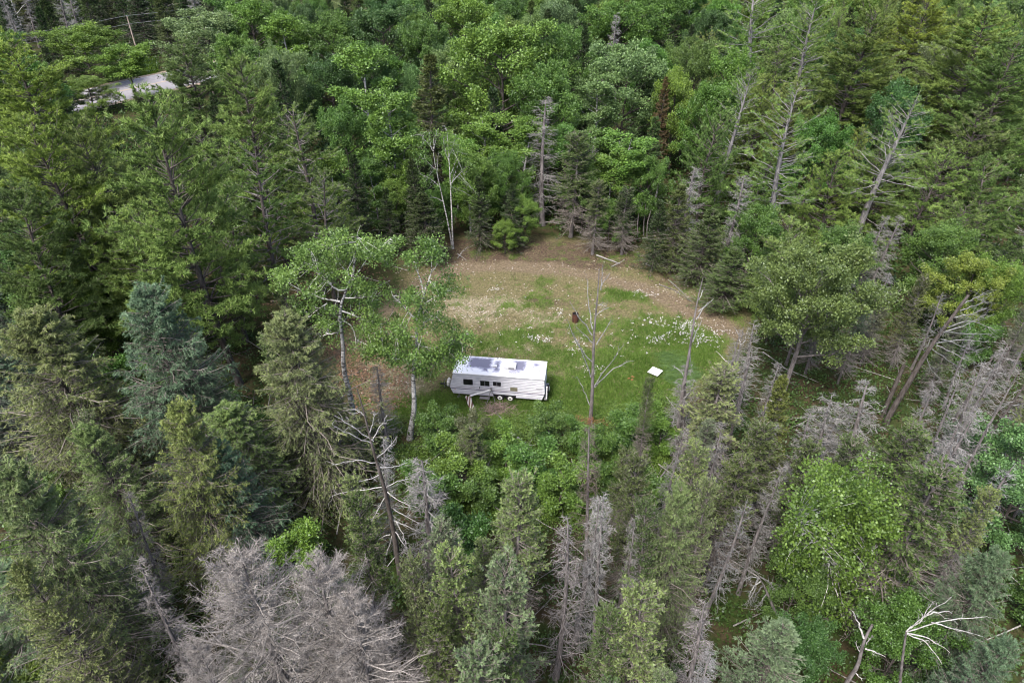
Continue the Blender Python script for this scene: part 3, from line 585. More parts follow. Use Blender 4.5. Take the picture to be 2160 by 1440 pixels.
 ('sparse_spruce', 1330, 950, 8, 70, SG, GY, 'small spruce behind the slender one'),
 ('sapling', 1120, 960, 4, 110, MM, GY, 'round bush among the front shrubs'),
 ('sapling', 905, 1010, 4, 110, MM, GY, 'bush right of the curved white snag'),
 ('sapling', 1010, 1010, 3, 90, MM, GY, 'dark round bush before the yellow-green spruce'),
 ('sapling', 1190, 990, 4.5, 100, MB, GY, 'bright bush left of the brown-topped spruce'),
 ('maple', 1900, 1130, 7, 170, MM, GY, 'leafy green tree below the half-dead spruce'),
 ('maple', 1700, 1180, 6, 140, MM, GY, 'leafy tree at the foot of the big birch'),
 ('maple', 1930, 1300, 7, 200, MM, GY, 'leafy tree under the white fallen limbs'),
 ('maple', 1720, 1330, 5.5, 140, MD, GY, 'leafy tree right of the silver-blue fir'),
]
TPX = []
TVIS = []
WID = dict(aspen=1.15, larch=1.5, sparse_spruce=1.4, spruce=1.35, fir=1.2, dead_spruce=1.12, bare_spruce=1.2, white_pine=1.25, red_pine=1.2, young_pine=1.15)
for k, x, y, H, wpx, c, wc, lab in T:
    p = at(x, y, H); dep = proj(p)[2]; R = wpx/2*dep/FPX*WID.get(k, 1.05)
    jc = tuple(v*R_.uniform(.93, 1.07) for v in c)
    e = plant(k, (p[0], p[1], 0), H, R, jc, lab, wood_c=wc); TPX.append((x, y, lab, p[0], p[1])); TVIS.append((x, y, wpx, p[1]))

# ------------------------------------------------------------------ trees drawn limb by limb
def resample(P, n): 
    P = np.asarray(P, float); s = np.concatenate([[0], np.cumsum(np.linalg.norm(np.diff(P, axis=0), axis=1))]); u = np.linspace(0, s[-1], n)
    Q = np.stack([np.interp(u, s, P[:, k]) for k in range(3)], -1)
    Q[1:-1] = .25*Q[:-2]+.5*Q[1:-1]+.25*Q[2:]; return Q
def limb_tree(name, cat, label, base, trunk, tr_r, limbs, bark, limb_mat, group=None, tip_r=.03, twig=6, twl=.9, foliage_clumps=None, fcol=MB, wood_c=(1, 1, 1), seed=1, depth=.9, hairy=0, limb_r=.07, leafn=150, up=.3, kill=False):
    """trunk and limbs as sight-line paths standing on the vertical plane through the base"""
    global rng; keep = rng; rng = np.random.default_rng(seed)
    b0 = at(*base); Y0 = b0[1]; e = empty(name, (b0[0], b0[1], 0)); off = np.array([b0[0], b0[1], 0])
    tP = np.array([onY(x, y, Y0) for x, y in trunk])-off; tP = np.vstack([[0, 0, -.2], tP]) if tP[0][2] > .3 else tP
    ta = Acc(); Q = resample(tP, 14); r = np.linspace(tr_r, tip_r, 14); r[0] *= 1.2; tubes(ta, Q, r, 8)
    la = Acc(); fa = Acc(); ends = []
    LQ = []
    for li in limbs:
        sgn = rng.uniform(-1, 1)*depth; pts = [onY(x, y, Y0) for x, y in li]; L = sum(np.linalg.norm(pts[i+1]-pts[i]) for i in range(len(pts)-1))
        pts = [onY(x, y, Y0+sgn*.45*L*i/(len(pts)-1))-off for i, (x, y) in enumerate(li)]; q = resample(pts, 8); q[1:-1] += rng.normal(size=(6, 3))*.018*L**.5; LQ.append(q)
        rr = min(limb_r, .02+.016*L); tubes(la, q, np.linspace(rr, .012, 8), 5, tint=np.array([.55+.3*rng.random()])); ends.append(q)
    LQ = np.array(LQ)
    n = len(LQ)*twig; i = np.repeat(np.arange(len(LQ)), twig); tt = rng.uniform(.3, 1, n); p, d = along(LQ, i, tt)
    d2 = nrm(d+rng.normal(size=(n, 3))*.7+np.array([0, 0, up])); L2 = twl*rng.uniform(.3, 1, n)
    Tq = p[:, None]+d2[:, None]*L2[:, None, None]*np.linspace(0, 1, 4)[None, :, None]; Tq[:, 1:] += rng.normal(size=(n, 3, 3))*.05
    tubes(la, Tq, np.full((n, 4), .014)*np.linspace(1, .35, 4)[None], 3, tint=rng.random(n))
    if hairy:
        j = np.repeat(np.arange(n), hairy); q, dd = along(Tq, j, rng.random(len(j))); leaves(la, q, nrm(dd+rng.normal(size=dd.shape)*.8), rng.uniform(.1, .35, len(j)), .02, rng.random(len(j)), tri=True, flat=.1)
    obj('trunk', ta.mesh(name+'_trunk', bark, True), e, wood_c); obj('limbs', la.mesh(name+'_limbs', limb_mat, True), e, wood_c)
    if foliage_clumps:
        C = []; rad = []
        for (cx, cy, rpx, m) in foliage_clumps:
            for _ in range(int(m*(1.4 if name == 'poplar_tree' else 1))):
                a = rng.uniform(0, 6.28); rr = rpx*math.sqrt(rng.random()); q = onY(cx+rng.normal()*rpx*.52, cy+rng.normal()*rpx*.46, Y0+rng.normal()*1.3)-off; C.append(q); rad.append(rng.uniform(.35, .75))
        C = np.array(C); clump_leaves(fa, C, np.array(rad), int(leafn*1.0), .15, .115); 
        # every clump hangs on a twig from the nearest limb
        LP = LQ.reshape(-1, 3); near = np.argmin(((C[:, None]-LP[None])**2).sum(-1), 1); S = LP[near]; mid = (S+C)/2+rng.normal(size=C.shape)*.12
        tw_ = Acc(); tubes(tw_, np.stack([S, mid, C], 1), np.full((len(C), 3), .02)*np.array([[1.2, .8, .3]]), 3); obj('twigs', tw_.mesh(name+'_twigs', limb_mat, True), e, wood_c)
        obj('crown', fa.mesh(name+'_crown', M_leaf), e, fcol)
    tag(e, label, cat, group); TREES.append((b0[0], b0[1], 1.5, 10, e)); rng = keep; return e

limb_tree('poplar_tree', 'poplar', 'left one of two crooked white-limbed poplars beside the trailer', (750, 925), [(748, 905), (739, 825), (725, 790), (720, 755), (728, 732), (719, 700), (715, 672), (717, 633), (732, 612), (745, 580), (752, 540)], .27,
    [[(717, 636), (688, 632), (652, 618), (624, 609), (595, 589)], [(690, 640), (665, 655), (653, 668)], [(745, 580), (750, 530), (753, 499)], [(745, 585), (765, 562), (780, 534)], [(732, 612), (712, 618), (700, 605), (680, 580), (665, 560), (655, 528)], [(700, 600), (660, 570), (640, 548)],
     [(717, 670), (745, 690), (752, 715), (765, 735)], [(719, 655), (755, 668), (790, 684), (815, 682)], [(728, 628), (765, 628), (790, 624)], [(720, 700), (690, 705), (672, 712)], [(745, 590), (720, 560), (705, 530)], [(780, 540), (800, 520), (822, 505)]], M_poplar, M_birch, 'crooked poplars by the trailer',
    foliage_clumps=[(650, 540, 36, 14), (720, 520, 45, 18), (800, 530, 36, 20), (600, 580, 24, 9), (690, 590, 60, 15), (780, 600, 50, 15), (770, 690, 50, 20), (800, 735, 35, 12), (680, 680, 35, 8), (640, 640, 25, 5)], fcol=(.088, .155, .033), seed=21, leafn=115)
limb_tree('poplar_tree', 'poplar', 'right one of two crooked white-limbed poplars touching the trailer roof', (864, 925), [(864, 915), (875, 863), (871, 800), (870, 780), (879, 751), (879, 700), (877, 672), (885, 655), (892, 640), (894, 622)], .25,
    [[(877, 672), (857, 652), (835, 633), (825, 613)], [(894, 624), (903, 598), (910, 565), (911, 540)], [(894, 624), (885, 590), (875, 553)], [(895, 640), (915, 628), (943, 615)], [(885, 700), (895, 678), (893, 650)], [(880, 724), (900, 738), (915, 738), (943, 723), (985, 704)], [(900, 735), (915, 755), (921, 765)], [(879, 712), (850, 708), (819, 705)], [(895, 680), (912, 672), (920, 668)], [(878, 745), (850, 755), (825, 760)]],
    M_poplar, M_birch, 'crooked poplars by the trailer', foliage_clumps=[(905, 520, 16, 7), (935, 610, 36, 10), (860, 625, 30, 8), (905, 660, 42, 13), (935, 700, 42, 13), (955, 745, 36, 16), (900, 765, 42, 19), (840, 745, 38, 16), (840, 690, 30, 9), (985, 712, 12, 4), (915, 545, 16, 4), (868, 545, 12, 4)], fcol=(.078, .145, .03), seed=22, leafn=115)
limb_tree('snag', 'dead tree', 'tall bare grey snag with upswept limbs in front of the clearing', (1245, 892), [(1246, 880), (1249, 840), (1252, 728), (1254, 686), (1261, 623), (1264, 566)], .17,
    [[(1267, 612), (1269, 590), (1271, 563)], [(1267, 606), (1277, 590), (1287, 575)], [(1250, 694), (1243, 657), (1239, 589)], [(1249, 707), (1233, 684), (1216, 657), (1202, 636)], [(1250, 723), (1229, 702), (1214, 686)], [(1250, 763), (1225, 740), (1202, 690), (1196, 672)], [(1258, 727), (1272, 705), (1290, 673)],
     [(1253, 815), (1277, 782), (1295, 757), (1315, 728)], [(1254, 817), (1285, 782), (1316, 765), (1337, 761)], [(1246, 795), (1237, 765), (1222, 734), (1210, 702)], [(1247, 858), (1234, 830), (1227, 813), (1219, 797)], [(1257, 665), (1270, 655), (1284, 648)], [(1256, 640), (1266, 645), (1272, 638)]],
    M_barkg, M_dead, 'bare snags', twig=5, twl=.8, seed=23, wood_c=(1.0, 1.0, 1.0), limb_r=.055)
limb_tree('snag', 'dead tree', 'slightly leaning bare grey snag at the right of the grass', (1424, 965), [(1427, 940), (1438, 832), (1452, 759), (1464, 675), (1470, 634), (1483, 585)], .2,
    [[(1469, 673), (1487, 646), (1506, 630)], [(1472, 657), (1487, 646), (1495, 640)], [(1460, 721), (1472, 694), (1480, 675)], [(1474, 633), (1480, 622), (1482, 612)], [(1456, 748), (1457, 765), (1459, 773)], [(1448, 800), (1432, 780), (1420, 772)], [(1440, 840), (1455, 830), (1465, 800)]], M_barkg, M_dead, 'bare snags', twig=3, twl=.5, seed=24, wood_c=(1.2, 1.2, 1.2))
limb_tree('snag', 'dead tree', 'dark snag with long curved white branches in the left foreground', (846, 1222), [(845, 1213), (837, 1167), (830, 1113), (817, 1060), (810, 1020), (792, 967), (778, 915), (764, 850), (753, 820)], .2,
    [[(795, 975), (760, 972), (720, 975), (700, 980)], [(805, 1027), (765, 1032), (720, 1039), (700, 1046)], [(817, 1037), (843, 1060), (880, 1070)], [(830, 1073), (867, 1093), (900, 1117)], [(830, 1097), (860, 1110), (887, 1123)], [(830, 1117), (853, 1147), (877, 1187)], [(836, 1100), (853, 1127), (855, 1160)], [(813, 1047), (800, 1073), (783, 1097)], [(823, 1127), (790, 1140), (775, 1165)],
     [(830, 1123), (817, 1160), (812, 1190)], [(786, 935), (752, 924), (700, 895)], [(788, 930), (745, 900), (705, 876)], [(786, 928), (800, 900), (817, 876)], [(780, 912), (786, 890), (792, 870)], [(800, 985), (830, 985), (860, 975)], [(795, 965), (820, 945), (838, 920)], [(812, 1030), (835, 1015), (862, 1010)], [(838, 1170), (815, 1195), (800, 1225)], [(838, 1165), (862, 1180), (880, 1210)], [(772, 880), (760, 868), (745, 862)], [(805, 1000), (780, 1010), (755, 1016)]],
    M_bark, M_dead, 'bare snags', twig=7, twl=.7, up=-.1, seed=25, hairy=1, limb_r=.034, wood_c=(1.45, 1.42, 1.42))
limb_tree('snag', 'dead tree', 'big leaning broken snag with comb-like branches at the right', (1868, 892), [(1870, 885), (1915, 810), (1960, 735), (2000, 680), (2043, 622)], .24,
    [[(2035, 640), (2055, 630), (2075, 617)], [(2025, 655), (2055, 645), (2080, 635)], [(2000, 690), (2040, 675), (2085, 690)], [(1995, 700), (2040, 705), (2085, 705)], [(1985, 715), (2030, 730), (2070, 745)], [(1975, 728), (2020, 750), (2060, 765)], [(1965, 735), (2010, 765), (2045, 785)], [(2010, 670), (2050, 662), (2082, 650)], [(1980, 715), (1985, 695), (1995, 688)], [(1955, 755), (1960, 775), (1972, 787)], [(1990, 700), (2050, 680), (2082, 660)], [(1970, 725), (2030, 715), (2080, 722)]],
    M_bark, M_dead, 'bare snags', twig=12, twl=1.1, up=-.1, seed=26, hairy=5, wood_c=(.85, .85, .85), tip_r=.10, limb_r=.05)
limb_tree('snag', 'dead tree', 'short broken stub leaning beside the big leaning snag', (1862, 876), [(1866, 865), (1885, 820), (1907, 770)], .2, [[(1888, 812), (1896, 800), (1900, 795)], [(1880, 830), (1872, 818), (1868, 812)]], M_bark, M_dead, 'bare snags', twig=2, twl=.3, seed=27, tip_r=.13)
limb_tree('snag', 'dead tree', 'white broken snag standing over the leafy trees at the bottom right', (1770, 1500), [(1787, 1432), (1810, 1407), (1817, 1370), (1823, 1347), (1840, 1317)], .14,
    [[(1822, 1345), (1810, 1310), (1798, 1288)], [(1828, 1357), (1838, 1343), (1841, 1340)], [(1825, 1367), (1848, 1374), (1868, 1385)], [(1816, 1378), (1808, 1365), (1806, 1355)], [(1800, 1415), (1812, 1425), (1818, 1434)]], M_barkg, M_dead, 'bare snags', twig=4, twl=.3, wood_c=(1.7, 1.66, 1.62), seed=28, tip_r=.06, limb_r=.06)
limb_tree('snag', 'dead tree', 'small dead tree with a drooping twiggy side left of the birch', (1640, 1318), [(1638, 1300), (1625, 1265), (1612, 1235), (1600, 1215)], .14,
    [[(1605, 1225), (1590, 1235), (1580, 1260)], [(1610, 1235), (1595, 1250), (1588, 1275)], [(1602, 1218), (1580, 1215), (1568, 1225)], [(1600, 1220), (1588, 1250), (1575, 1280)], [(1618, 1250), (1605, 1270), (1592, 1285)], [(1604, 1216), (1622, 1225), (1635, 1245)]], M_barkg, M_dead, 'bare snags', twig=10, twl=.6, up=-.4, seed=29, hairy=3)
limb_tree('snag', 'dead tree', 'forked pale snag on the right rim of the grass', (1543, 800), [(1545, 790), (1555, 760), (1562, 728), (1568, 690)], .12, [[(1562, 726), (1556, 700), (1548, 690)], [(1564, 726), (1572, 720), (1576, 694)], [(1550, 780), (1530, 760), (1510, 740)]], M_barkg, M_birch, 'bare snags', twig=3, twl=.4, seed=30)
limb_tree('snag', 'dead tree', 'leaning dead trunk with white twigs at the right edge below', (2000, 1085), [(2003, 1075), (2050, 1030), (2100, 990), (2160, 955)], .16, [[(2060, 1022), (2080, 1030), (2100, 1045)], [(2080, 1005), (2085, 980), (2100, 960)], [(2100, 990), (2125, 1000), (2150, 1010)], [(2030, 1048), (2025, 1020), (2010, 1000)], [(2120, 975), (2120, 950), (2130, 930)]], M_bark, M_dead, 'bare snags', twig=10, twl=.9, up=0, seed=31, hairy=3, wood_c=(1.3, 1.3, 1.3))
for k_, (pts, lb) in enumerate([([(2080, 935), (2104, 895), (2160, 814)], 'first of the parallel dark trunks leaning out at the right edge'), ([(1975, 955), (1986, 932), (2040, 842), (2093, 755)], 'slim dark trunk leaning right of the big leaning snag'), ([(2050, 885), (2067, 852), (2136, 723)], 'grey trunk rising behind the tall white-branched dead spruce'), ([(2085, 1000), (2104, 970), (2160, 889)], 'lowest of the parallel dark trunks leaning out at the right edge')]):
    a_, b_ = pts[-2], pts[-1]; f_ = lambda t, dx, dy: [(a_[0]+(b_[0]-a_[0])*t, a_[1]+(b_[1]-a_[1])*t), (a_[0]+(b_[0]-a_[0])*t+dx*.5, a_[1]+(b_[1]-a_[1])*t+dy*.5-3), (a_[0]+(b_[0]-a_[0])*t+dx, a_[1]+(b_[1]-a_[1])*t+dy)]
    limb_tree('snag', 'dead tree', lb, (pts[0][0]-8, pts[0][1]+12), pts, .13, [f_(.2, 25, 10), f_(.35, 30, 14), f_(.5, 28, 4), f_(.6, -22, 12), f_(.75, 26, 12), f_(.9, -18, 10)], M_bark, M_dead, 'bare snags', twig=9, twl=.8, seed=60+k_, hairy=2, tip_r=.06)
limb_tree('birch_tree', 'birch', 'large yellow-green birch with a forked white trunk at the lower right', (1704, 1315), [(1705, 1305), (1718, 1262), (1727, 1210), (1740, 1190), (1736, 1165)], .16,
    [[(1736, 1165), (1722, 1135), (1697, 1118), (1680, 1090)], [(1737, 1165), (1757, 1150), (1770, 1110)], [(1745, 1155), (1765, 1120), (1790, 1080), (1800, 1040)], [(1740, 1170), (1755, 1180), (1775, 1165)], [(1770, 1110), (1800, 1100), (1830, 1080)], [(1757, 1150), (1740, 1110), (1745, 1060)], [(1745, 1175), (1790, 1160), (1840, 1160)], [(1727, 1140), (1700, 1150), (1670, 1160)]], M_birch, M_birch, 'birches',
    foliage_clumps=[(1790, 1065, 95, 60), (1720, 1120, 70, 36), (1850, 1110, 60, 34), (1680, 1160, 45, 16), (1810, 1190, 80, 36), (1730, 1060, 60, 24), (1770, 1260, 60, 24)], fcol=(.072, .128, .02), seed=32, leafn=120)
limb_tree('birch_tree', 'birch', 'left stem of the twin white birches behind the clearing', (954, 524), [(952, 510), (947, 480), (928, 393), (920, 360), (912, 313), (916, 285)], .10,
    [[(912, 313), (900, 300), (888, 285)], [(920, 360), (900, 340), (885, 330)], [(914, 320), (920, 290), (922, 272)], [(928, 393), (905, 375), (888, 368)], [(924, 380), (922, 345), (926, 320)], [(935, 425), (915, 415), (905, 420)], [(912, 318), (905, 290), (905, 275)]], M_birch, M_poplar, 'birches', twig=6, twl=.7, foliage_clumps=[(885, 335, 26, 12), (905, 290, 28, 12), (900, 380, 28, 12), (880, 420, 22, 7)], fcol=MM, seed=33, leafn=60, limb_r=.045, tip_r=.02)
limb_tree('birch_tree', 'birch', 'right stem of the twin white birches behind the clearing', (956, 525), [(955, 512), (954, 480), (950, 387), (947, 333), (943, 287)], .11,
    [[(947, 333), (955, 310), (962, 285)], [(952, 387), (966, 370), (982, 353)], [(951, 395), (965, 350), (975, 325)], [(947, 340), (938, 315), (935, 290)], [(945, 300), (943, 280), (938, 265)], [(949, 370), (962, 340), (968, 310)]], M_birch, M_poplar, 'birches', twig=6, twl=.7, foliage_clumps=[(960, 310, 30, 14), (985, 345, 28, 12), (940, 285, 18, 8), (990, 400, 24, 8)], fcol=MB, seed=34, leafn=60, limb_r=.045, tip_r=.02)
for (bx, by, pts, lb) in [((62), 100, [(55, 90), (50, 65), (35, 30), (22, 0), (15, -40)], 'left-hand white birch stem beyond the road'), (158, 70, [(153, 55), (148, 38), (140, 10), (132, -30)], 'right-hand pale bare stem beyond the road')]:
    limb_tree('birch_tree', 'birch', lb, (bx, by), pts, .17, [[pts[1], (pts[1][0]-15, pts[1][1]-25), (pts[1][0]-25, pts[1][1]-40)], [pts[2], (pts[2][0]+18, pts[2][1]-20), (pts[2][0]+28, pts[2][1]-40)]], M_birch, M_birch, 'birches', seed=35, twig=4)
# huge bare larch, lower left
a, b, c = conifer(16, 6.2, 230, z0=.06, prof=.62, twigs=20, twl=.42, spray=0, hair=6, kinkr=.75, e_top=.7, e_low=.05, curv=.08, trunk_r=.24, droop=.05, tl=3)
KINDS['dead_larch'] = dict(v=[(a.mesh('dead_larch_trunk', M_barkg, True), b.mesh('dead_larch_branches', M_dead, True), None)], H=16, R=6.2); NAMES['dead_larch'] = ('dead_larch_tree', 'dead tree')
for (x, y, H, wp, lb) in [(515, 1150, 15, 380, 'huge bare purple-grey larch in the lower left'), (640, 1190, 14, 320, 'bare purple-grey larch merging into the huge one on its right'), (755, 1290, 12.5, 300, 'lower bare grey larch reaching the bottom edge'), (430, 1370, 12, 220, 'bare larch at the bottom edge below the huge one')]:
    p = at(x, y, H); plant('dead_larch', (p[0], p[1], 0), H, wp/2*proj(p)[2]/FPX*1.5, SG, lb, 'bare larches', wood_c=(1.2, 1.11, 1.05)); TPX.append((x, y, lb, p[0], p[1]))

# round oak, right of the clearing
p = at(1722, 578, 12); dep = proj(p)[2]
a, b, c = broadleaf(12, 6.0, z0=.25, nl=26, sub=8, cr_r=.6, leafn=110, L=.19, W=.13, trunk_r=.25); KINDS['oak'] = dict(v=[(a.mesh('oak_trunk', M_barkg, True), b.mesh('oak_branches', M_barkg, True), c.mesh('oak_crown', M_leaf))], H=12, R=6.0); NAMES['oak'] = ('oak_tree', 'oak')
plant('oak', (p[0], p[1], 0), 12, 310/2*dep/FPX, (.085, .125, .035), 'round spreading oak right of the grass', 'broadleaf trees')
TPX.append((1722, 578, 'round spreading oak right of the grass', p[0], p[1]))

# ------------------------------------------------------------------ filler woods
PROT = [(CLEAR, 999), ([(880, 850), (1400, 850), (1400, 900), (1200, 1080), (900, 1060), (860, 960)], 999), ([(205, 218), (325, 185), (345, 140), (240, 150), (190, 170), (130, 225), (150, 250), (290, 225)], 999), ([(240, 5), (300, 5), (335, 138), (250, 138)], at(296, 131)[1]+5),
        ([(560, 480), (1000, 480), (1000, 920), (700, 930), (680, 700)], at(860, 925)[1]), ([(880, 270), (990, 270), (990, 520), (880, 520)], at(954, 522)[1]), ([(1100, 215), (1190, 215), (1190, 500), (1100, 500)], at(1130, 500)[1]), ([(700, 830), (900, 880), (910, 1200), (780, 1220)], at(846, 1222)[1]), ([(1860, 880), (2080, 610), (2090, 780), (1900, 900)], at(1868, 890)[1]),
        ([(1600, 590), (1860, 590), (1860, 800), (1600, 800)], at(1720, 850)[1]), ([(1780, 1280), (2080, 1240), (2080, 1410), (1780, 1440)], 999), ([(350, 1090), (800, 1100), (860, 1440), (340, 1440)], 26), ([(1680, 1020), (1880, 1020), (1880, 1180), (1690, 1300)], at(1704, 1315)[1]), ([(1330, 760), (1450, 760), (1450, 900), (1330, 900)], 40), ([(200, 500), (330, 500), (330, 640), (200, 640)], 54)]
CW = polymask
def clear_here(X, Y): return float(polymask(np.array([X]), np.array([Y]), CLEARW, 2.0)[0]) > .35
LANDS = [(1050, 800, 'the trailer'), (1213, 665, 'the rusty barrel'), (1382, 782, 'the white board'), (950, 400, 'the twin birches'), (283, 80, 'the utility pole'), (1150, 340, 'the drooping dead spruce'), (1060, 140, 'the large domed maple'), (1325, 200, 'the broad pale maple'), (345, 330, 'the largest pine'), (300, 750, 'the blue-green larch'), (350, 980, 'the yellow-green larch'),
         (540, 1250, 'the huge bare larch'), (1255, 740, 'the tall central snag'), (1720, 680, 'the round oak'), (1960, 750, 'the big leaning snag'), (1780, 1120, 'the big birch'), (1640, 1400, 'the silver-blue fir'), (1950, 1310, 'the white fallen limbs'), (1265, 1000, 'the brown-topped dead spruce'), (2070, 600, 'the orange-yellow maple'), (1950, 60, 'the yellow-topped pine'), (1440, 200, 'the yellow maple'),
         (265, 190, 'the road'), (730, 700, 'the left poplar'), (905, 680, 'the right poplar'), (820, 1040, 'the curved white snag'), (1085, 1260, 'the densest blue-green spruce'), (60, 1300, 'the pale corner fir'), (1870, 510, 'the grey dead pair'), (610, 830, 'the tall olive larch'), (60, 780, 'the left edge larch'), (1640, 120, 'the silvery-limbed pine'), (1460, 660, 'the slightly leaning snag'), (758, 150, 'the yellow-green aspen'),
         (905, 200, 'the dull grey-green spruce'), (620, 330, 'the grey-limbed pine'), (2090, 120, 'the pine right of the yellow-topped one'), (1293, 60, 'the bare grey spike')]
ADJ = dict(white_pine='tall pine', red_pine='ragged pine', young_pine='young pine', spruce='dark spruce', fir='young fir', sparse_spruce='thin spruce', larch='feathery larch', dead_spruce='grey dead spruce', bare_spruce='bare dead trunk', maple='leafy maple', aspen='slim aspen', birch='slender birch', sapling='leafy sapling')
used = set(); FR = dict(maple=.72, young_pine=.74, white_pine=.76, spruce=.72, fir=.72, sparse_spruce=.72, larch=.70)
def auto_label(kind, x, y, H, tall):
    c = sorted(LANDS, key=lambda l: (l[0]-x)**2+((l[1]-y)*1.2)**2)
    for sz in ('tall' if tall else 'short', ''):
        for l in c[:9]:
            dx, dy = x-l[0], y-l[1]; ds = math.hypot(dx, dy)
            dirw = ('right of' if dx > 0 else 'left of') if abs(dx) > 2*abs(dy) else (('below' if dy > 0 else 'above') if abs(dy) > 2*abs(dx) else ('below and ' if dy > 0 else 'above and ')+('right of' if dx > 0 else 'left of'))
            pre = 'close ' if ds < 90 else ('' if ds < 220 else 'far ')
            s = f"{sz} {ADJ[kind].replace('tall ', '') if sz else ADJ[kind]} {pre}{dirw} {l[2]}".strip()
            if s not in used: used.add(s); return s
    for t in sorted(TPX, key=lambda l: (l[0]-x)**2+(l[1]+30-y)**2)[:24]:
        dx, dy = x-t[0], y-t[1]-30; dirw = ('right of' if dx > 0 else 'left of') if abs(dx) > abs(dy) else ('below' if dy > 0 else 'above')
        for sz in ('', 'tall ' if tall else 'short '):
            s = f"{sz}{ADJ[kind].replace('tall ', '')} {dirw} the {t[2]}"
            if len(s.split()) <= 16 and s not in used: used.add(s); return s
    return s
occ = [(t[0], t[1], t[2]) for t in TREES]
cand = []
for gy in np.concatenate([np.concatenate([np.arange(13, 52, 2.9), np.arange(52, 158, 4.2)]), np.arange(160, 262, 7.5)]):
    for gx in (np.arange(-60, 60, 2.9) if gy < 52 else np.arange(-130, 130, 4.2) if gy < 158 else np.arange(-185, 185, 7.5)):
        X0, Y0 = gx+R_.uniform(-1.8, 1.8), gy+R_.uniform(-1.8, 1.8)
        px_, py_, dep = proj((X0, Y0, 5))
        if -160 < px_ < 2320 and py_ < 1700: cand.append((X0, Y0))
R_.shuffle(cand)
nf = 0
for X0, Y0 in cand:
    if clear_here(X0, Y0): continue
    v = (np.array([X0, Y0])-RC)@rn
    if -rw/2-3 < v < rw/2+6: continue
    g_ = proj((X0, Y0, 0)); far = Y0 > 85
    left = g_[0] < 700; right = g_[0] > 1450
    u = R_.random()
    if v >= rw/2+6: kind = 'spruce' if u < .8 else 'dead_spruce'; H = R_.uniform(13, 18)
    elif far: kind = (('white_pine' if u < .45 else 'maple' if u < .7 else 'young_pine') if (right and u < .85) else ('maple' if u < .55 else 'aspen' if u < .72 else 'spruce')); H = R_.uniform(13, 18)
    elif Y0 > 50:
        kind = ('young_pine' if u < .42 else 'maple' if u < .62 else 'fir' if u < .78 else 'red_pine' if u < .86 else 'dead_spruce') if right else (('red_pine' if u < .45 else 'maple' if u < .8 else 'spruce') if left else ('aspen' if u < .3 else 'maple' if u < .5 else 'spruce' if u < .85 else 'fir')); H = R_.uniform(8, 13)
    else:
        kind = ('larch' if u < .4 else 'sapling' if u < .75 else 'sparse_spruce') if left else (('sparse_spruce' if u < .42 else 'dead_spruce' if u < .62 else 'bare_spruce' if u < .76 else 'maple' if u < .86 else 'sapling') if right else ('sparse_spruce' if u < .5 else 'sapling' if u < .72 else 'bare_spruce' if u < .85 else 'dead_spruce')); H = R_.uniform(6.5, 11.5)
    if kind == 'sapling': H = R_.uniform(3, 5.5)
    K = KINDS[kind]; R = K['R']*FR.get(kind, 1)*R_.uniform(.8, 1.15)*(H/K['H'])**.6*WID.get(kind, 1.0)*(1.45 if Y0 > 158 else .72 if (Y0 < 50 and kind in ('sparse_spruce', 'dead_spruce')) else 1)
    dmin = min(math.hypot(X0-a, Y0-b)-.55*r for a, b, r in occ)
    if dmin < (R*.62+.5 if Y0 > 50 else R*.30+.25): continue
    bad = False
    for zf in (.25, .6, 1.0):
        for sx in (-.8, 0, .8):
            q = proj((X0+sx*R*(1.1-zf*.6), Y0-.4*R, H*zf))
            if any(Y0 < ym and inpoly(q[0], q[1], P) for P, ym in PROT): bad = True; break
        if bad: break
    if bad: continue
    if Y0 < 158:   # keep the woods' recorded trees in view: nothing nearer may stand in front of their upper crowns
        top_, mid_ = proj((X0, Y0, H)), proj((X0, Y0, H*.35)); rp = R*FPX/mid_[2]
        if any(Y0 < ty-1 and abs(tx_-top_[0]) < rp*.9+tw_*.15 and top_[1]-5 < ty_+tw_*.45 < mid_[1]+40 for tx_, ty_, tw_, ty in TVIS): continue
    q = proj((X0, Y0, H))
    if q[1] > 1480 or q[1] < -90: continue
    if q[0] < -90 or q[0] > 2250: continue
    base = {'white_pine': PG, 'red_pine': PD, 'young_pine': PG, 'spruce': SD if R_.random() < .6 else SG, 'fir': SG, 'sparse_spruce': R_.choice([SG, SL, SB]), 'larch': R_.choice([LG, LB]), 'maple': R_.choice([MM, MM, MB, MD, MP]), 'aspen': R_.choice([MB, MM]), 'sapling': R_.choice([MM, MD, MB])}.get(kind, SG)
    base = tuple(c*R_.uniform(.85, 1.12) for c in base)
    plant(kind, (X0, Y0, 0), H, R, base, auto_label(kind, q[0], q[1]+30, H, H > K['H']*.85), wood_c=tuple([R_.uniform(.8, 1.15)]*3))
    occ.append((X0, Y0, R)); nf += 1
print('fillers', nf, 'trees', len(TREES))

